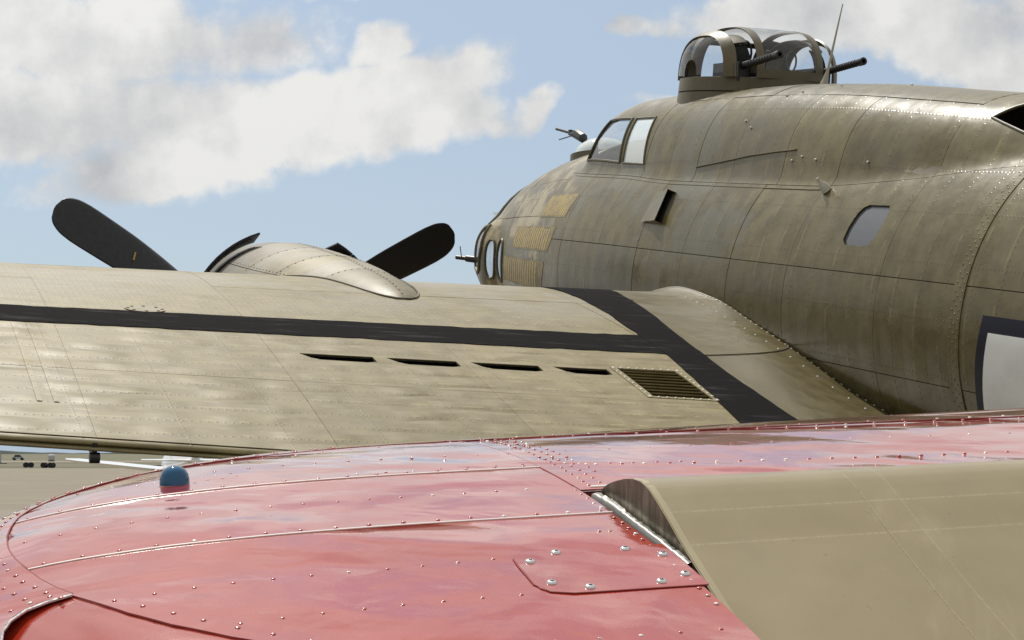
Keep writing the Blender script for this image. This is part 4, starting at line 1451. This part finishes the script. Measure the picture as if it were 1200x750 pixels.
# access panel with cross-head screws
edge = [(-.0028, .1107), (-.0488, .1132), (-.1174, .1165), (-.1292, .1189), (-.1384, .124), (-.144, .1307), (-.1455, .1400), (-.1440, .188), (-.1425, .1985)]
ap = sheet('access_panel', fw_uv, [(p + .0006, l + .0006) for p, l in edge[::-1]] + [(-.001, .112), (-.001, .2055), (-.06, .2105), (-.118, .2125), (-.132, .2110), (-.139, .2055)], .010, [M['red']], fw, (), .0011, .0011)
ap['label'] = 'rounded red access panel held by bare metal screws'
bead('panel_groove', edge, .0008, M['groove'], .0006, ap)
bead('panel_groove', [(-.1425, .1985), (-.139, .2060), (-.132, .2115), (-.118, .2130), (-.06, .2110), (-.002, .2060)], .0005, M['groove'], .0004, ap)
screw_me = None
for p_, l_ in [(-.1312, .1884), (-.1015, .2043), (-.0385, .2002), (-.0114, .1808), (-.0117, .135), (-.0387, .1241), (-.1022, .1253), (-.1303, .1401)]:
    P, n = on(fw_uv, [(p_, l_)], .0011)
    if screw_me is None:
        mb = MB()
        mb.lathe([(0, .0046), (.0006, .0045), (.0013, .0040), (.0020, .0029), (.0021, .0018), (.0014, .0013), (.0013, 0)], (0, 0, 0), (0, 0, 1), 14)
        for a in (0, 90):
            rot = Matrix.Rotation(R_(a), 3, 'Z')
            mb.box((0, 0, .0015), (.0040, .0007, .0013), rot, 1)
        sc_o = mb.build('screw', [M['alu'], M['gun']], ap)
        screw_me = sc_o.data
    else:
        sc_o = link_obj('screw', screw_me, [], ap)
    q = Vector(n[0]).to_track_quat('Z', 'Y') @ Matrix.Rotation(rng.uniform(0, 1.5), 3, 'Z').to_quaternion()
    sc_o.matrix_local = Matrix.Translation(Vector(P[0])) @ q.to_matrix().to_4x4()

# blue position light
P, n = on(fw_uv, [(-.3676, .566)], .0012)
lp = Vector(P[0]); ln = (Vector(n[0]) * .4 + Vector((0, 0, .6))).normalized()
pl = MB().lathe([(-.006, .0164), (-.0012, .0162), (-.0006, .0156), (-.0005, .0145)], lp, ln, 28).build('position_light', M['red'], fw)
pl['label'] = 'small blue glass dome light on the red wing'
MB().lathe([(-.004, .0150), (.005, .0148), (.0095, .0138), (.0135, .0117), (.0163, .0087), (.0181, .0046), (.0187, 0)], lp, ln, 28).build('blue_lens', M['lens'], pl)
MB().tube([lp + Vector((.019, .004, -.002)), lp + Vector((.024, .004, .001)), lp + Vector((.027, .002, -.001))], .0020, 6).build('light_clip', M['alu'], pl)

# control surface: a profile (L, height) swept along the span
AP = [(.2, -.20), (.30, -.14), (.358, -.095), (.378, -.075), (.384, -.060), (.3825, -.048), (.377, -.0395), (.3686, -.0337), (.352, -.0288), (.335, -.0262), (.318, -.0246), (.300, -.0242), (.284, -.0258), (.268, -.0308), (.256, -.0372), (.2438, -.0450), (.2256, -.0570), (.1904, -.0818), (.1566, -.1035), (.124, -.1243), (.06, -.163), (0., -.198), (-.12, -.265), (-.24, -.330), (-.25, -.338), (-.24, -.342), (-.05, -.29), (.2, -.20)]
ax = np.array(AP)
dd = np.concatenate([[0], np.cumsum(np.linalg.norm(np.diff(ax, axis=0), axis=1))])
fL = pchip(list(zip(dd, ax[:, 0]))); fZ = pchip(list(zip(dd, ax[:, 1])))


def ail_uv(u, v, lift=0.):
    u, v = np.broadcast_arrays(np.asarray(u, float), np.asarray(v, float))
    e = 1e-3
    L, Z = fL(v), fZ(v)
    tl, tz = fL(v + e) - fL(v - e), fZ(v + e) - fZ(v - e)
    k = np.maximum(np.hypot(tl, tz), 1e-9)
    nl, nz = tz / k, -tl / k          # outward in the section plane
    L2, Z2 = L + nl * lift, Z + nz * lift + .041 * (u - .012)
    return np.stack([ROOT[0] + u * math.cos(AZ) - L2 * math.sin(AZ), ROOT[1] + u * math.sin(AZ) + L2 * math.cos(AZ), ROOT[2] + Z2], -1) - FB


vv = np.unique(np.concatenate([np.linspace(0, dd[-1], 90), np.linspace(dd[3], dd[18], 60)]))
U_, V_ = np.meshgrid(np.linspace(.012, 2.6, 12), vv, indexing='ij')
ail = grid_obj('control_surface', ail_uv(U_, V_), M['tan'], fw)
ail['label'] = 'tan fabric-covered control surface drooping below the red skin'
endp = ail_uv(np.full(len(vv), .012), vv) - np.array([.0004, 0, 0])
mesh_obj('end_rib', endp, [tuple(range(len(vv)))], M['rib'], ail, False)


for p0 in (.220, .72, 1.25):
    sheet('rib_tape', ail_uv, [(p0, dd[9]), (p0 + .038, dd[9]), (p0 + .038, dd[23] - .02), (p0, dd[23] - .02)], .02, [M['tan']], ail, (), .00025, .0002, True)
sheet('edge_tape', ail_uv, [(.0135, dd[6]), (.020, dd[6]), (.020, dd[23] - .02), (.0135, dd[23] - .02)], .02, [M['tape']], ail, (), .0005, .0005, True)
# crumpled bare-metal seal strip in the gap beside the end rib
V, F = [], []
n_ = 46
for i in range(n_ + 1):
    L = .372 - (.372 - .16) * i / n_
    base = fw_uv(.002, L, 0.)
    hgt = .0002 + .0022 * abs(math.sin(i * .9)) * rng.random() + .0025 * math.exp(-((i - 10) / 7.) ** 2)
    V += [base + [-.003, 0, -.008], base + [-.0005, 0, -.001], base + [.003 + .002 * rng.random(), 0, hgt], base + [.006, 0, -.012]]
for i in range(n_):
    for k in range(3):
        F.append((4 * i + k, 4 * i + 4 + k, 4 * i + 5 + k, 4 * i + 1 + k))
mesh_obj('seal_strip', V, F, M['dull'], ail, True)
# underside of the red wing and the closed gap behind the control surface
def low_uv(u, v, lift=0.):
    return fore_wing(u, v, 0., -1.) - FB


sheet('lower_skin', low_uv, [(2.6, LLE)] + outer + [(-.671, .25), (-.668, .17), (-.60, .0), (-.45, -.10), (2.6, -.12)], .05, [M['red']], fw, (), 0, 0, True)
V = [fore_wing(-.004, .386, -.002) - FB, fore_wing(2.6, .335, -.002) - FB, fore_wing(2.6, .335, -.12) - FB, fore_wing(-.004, .386, -.12) - FB, fore_wing(-.008, -.11, -.002) - FB, fore_wing(-.008, -.11, -.06) - FB]
mesh_obj('hinge_spar', V, [(0, 1, 2, 3), (0, 3, 5, 4)], M['groove'], fw, False)

# ------------------------------------------------------------------ far things on the field
# white low-wing light airplane under the bomber's wing
LH = R_(14)
lm = Matrix.Translation((-8.35, 47.5, 0)) @ Matrix.Rotation(LH, 4, 'Z')
lap = thing('light_airplane', 'small white low-wing airplane seen under the bomber wing', 'airplane', lm)
mb = MB()
# local axes: y forward (nose), x right
prof = [(-3.6, .10, 1.55), (-2.6, .18, 1.52), (-1.0, .38, 1.45), (.4, .52, 1.42), (1.6, .50, 1.36), (2.4, .36, 1.32), (2.7, .18, 1.32)]
V, F = [], []
for yy, r, zc in prof:
    for k in range(16):
        a = 2 * math.pi * k / 16
        V.append((r * math.cos(a), yy, zc + r * 1.05 * math.sin(a)))
for i in range(len(prof) - 1):
    for k in range(16):
        F.append((16 * i + k, 16 * i + (k + 1) % 16, 16 * i + 16 + (k + 1) % 16, 16 * i + 16 + k))
F += [tuple(range(16)), tuple(range(16 * len(prof) - 16, 16 * len(prof)))[::-1]]
mb.add(V, F)
mb.build('fuselage', M['white'], lap)


def slab(name, pts, mat, parent):
    """lifting surface from (x, y_le, y_te, z, thick) stations"""
    V, F = [], []
    for x_, yl, yt, z_, tkk in pts:
        c_ = yl - yt
        V += [(x_, yl, z_), (x_, yl - .25 * c_, z_ + tkk / 2), (x_, yt, z_), (x_, yl - .25 * c_, z_ - tkk / 2)]
    for i in range(len(pts) - 1):
        for k in range(4):
            F.append((4 * i + k, 4 * i + (k + 1) % 4, 4 * i + 4 + (k + 1) % 4, 4 * i + 4 + k))
    F += [(0, 1, 2, 3), tuple(range(4 * len(pts) - 4, 4 * len(pts)))[::-1]]
    return mesh_obj(name, V, F, mat, parent, True, None, R_(30))


slab('wing', [(.2, 1.3, -.2, 1.20, .17), (-2.6, 1.15, 0., 1.50, .13), (-2.95, 1.0, .1, 1.545, .05)], M['white'], lap)
slab('wing', [(-.2, 1.3, -.2, 1.20, .17), (3.6, 1.15, 0., 1.58, .13), (4.0, 1.0, .1, 1.62, .05)], M['white'], lap)
slab('tailplane', [(0, -2.9, -3.6, 1.53, .07), (-1.25, -3.1, -3.6, 1.54, .04)], M['white'], lap)
slab('tailplane', [(0, -2.9, -3.6, 1.53, .07), (1.25, -3.1, -3.6, 1.54, .04)], M['white'], lap)
mesh_obj('tail_fin', [(-.03, -2.8, 1.6), (-.03, -3.65, 1.6), (-.02, -3.75, 2.5), (-.02, -3.3, 2.5), (.03, -2.8, 1.6), (.03, -3.65, 1.6), (.02, -3.75, 2.5), (.02, -3.3, 2.5)], [(0, 1, 2, 3), (7, 6, 5, 4), (0, 4, 5, 1), (1, 5, 6, 2), (2, 6, 7, 3), (3, 7, 4, 0)], M['white'], lap, False)
for x_ in (-.95, .95):
    MB().lathe([(-.09, 0), (-.09, .2), (0, .24), (.09, .2), (.09, 0)], (x_, .4, .24), (1, 0, 0), 20).build('wheel', M['tyre'], lap)
    MB().tube([(x_, .4, .3), (x_ * .8, .5, 1.25)], .05, 8).build('gear_leg', M['white'], lap)
MB().lathe([(0, .24), (.06, .20), (.12, 0)], (0, 2.7, 1.32), (0, 1, 0), 16).build('spinner', M['dark'], lap)
MB().box((0, 2.76, 1.32), (1.7, .05, .12)).build('propeller', M['dark'], lap)
mb = MB()
mb.add([(-.42, -.6, 1.80), (.42, -.6, 1.80), (.42, 1.2, 1.80), (-.42, 1.2, 1.80), (-.26, -.3, 2.22), (.26, -.3, 2.22), (.28, .7, 2.22), (-.28, .7, 2.22)], [(0, 1, 5, 4), (1, 2, 6, 5), (2, 3, 7, 6), (3, 0, 4, 7), (4, 5, 6, 7)])
mb.build('canopy', M['glass_grey'], lap)


def vehicle(name, label, cat, loc, rz, L, W, H, mat, cab=(.15, .8), grp=None):
    t = thing(name, label, cat, Matrix.Translation(loc) @ Matrix.Rotation(rz, 4, 'Z'), grp)
    r = .32
    zb, zm = .28, H * .58
    sec = [(-L / 2, zb), (L / 2, zb), (L / 2, zm * .92), (L / 2 - .12, zm), (-L / 2 + .1, zm), (-L / 2, zm * .9)]
    V = [(x_, y_, z_) for y_ in (-W / 2, W / 2) for x_, z_ in sec]
    n6 = len(sec)
    F = [tuple(range(n6))[::-1][::-1], tuple(range(n6, 2 * n6))[::-1]] + [(i, (i + 1) % n6, n6 + (i + 1) % n6, n6 + i) for i in range(n6)]
    mesh_obj('body', V, F, mat, t, False)
    x0, x1 = -L / 2 + L * cab[0], -L / 2 + L * cab[1]
    mb = MB()
    mb.add([(x0, -W * .46, zm), (x1, -W * .46, zm), (x1, W * .46, zm), (x0, W * .46, zm), (x0 + .3, -W * .38, H), (x1 - .5, -W * .38, H), (x1 - .5, W * .38, H), (x0 + .3, W * .38, H)],
           [(0, 1, 5, 4), (1, 2, 6, 5), (2, 3, 7, 6), (3, 0, 4, 7), (4, 5, 6, 7)])
    mb.build('cabin', M['dark'], t)
    for sx in (-1, 1):
        for sy in (-1, 1):
            MB().lathe([(-.1, 0), (-.1, r), (.1, r), (.1, 0)], (sx * L * .31, sy * (W / 2 - .08), r), (0, 1, 0), 14).build('wheel', M['tyre'], t)
    return t


vehicle('parked_car', 'pale silver car parked far off by the field edge', 'car', (-114, 430, .06), R_(8), 2.8, 1.7, 1.25, M['silver'])
vehicle('airfield_cart', 'low dark cart parked on the far edge of the apron', 'cart', (-53.3, 214, 0), R_(-5), 1.35, 1.0, .6, M['dark'])
vehicle('airfield_cart', 'smaller dark cart left of the other on the apron edge', 'cart', (-56.6, 218, 0), R_(20), .9, .9, .5, M['dark'])
tr = thing('utility_trailer', 'grey box trailer on the far edge of the apron', 'trailer', Matrix.Translation((-64.3, 226, 0)))
mb = MB(); mb.box((0, 0, 1.05), (4.0, 2.2, 1.35)); mb.box((0, 0, 1.76), (4.1, 2.3, .08)); mb.build('box_body', M['grey'], tr)
for sx in (-1, 1):
    MB().lathe([(-1.1, 0), (-1.1, .34), (1.1, .34), (1.1, 0)], (sx * .6, 0, .34), (0, 1, 0), 14).build('wheel', M['tyre'], tr)
MB().tube([(2, 0, .5), (3.0, 0, .45)], .06, 6).build('tow_bar', M['dark'], tr)
tk_ = thing('water_tank', 'small pale round tank on the grass beyond the apron', 'tank', Matrix.Translation((-92, 372, 0)))
MB().lathe([(0, 0), (0, .62), (.15, .68), (1.0, .68), (1.2, .5), (1.25, 0)], (0, 0, .25), (0, 0, 1), 20).build('tank_shell', M['silver'], tk_)
MB().box((0, 0, .13), (1.0, 1.0, .26)).build('stand', M['dark'], tk_)
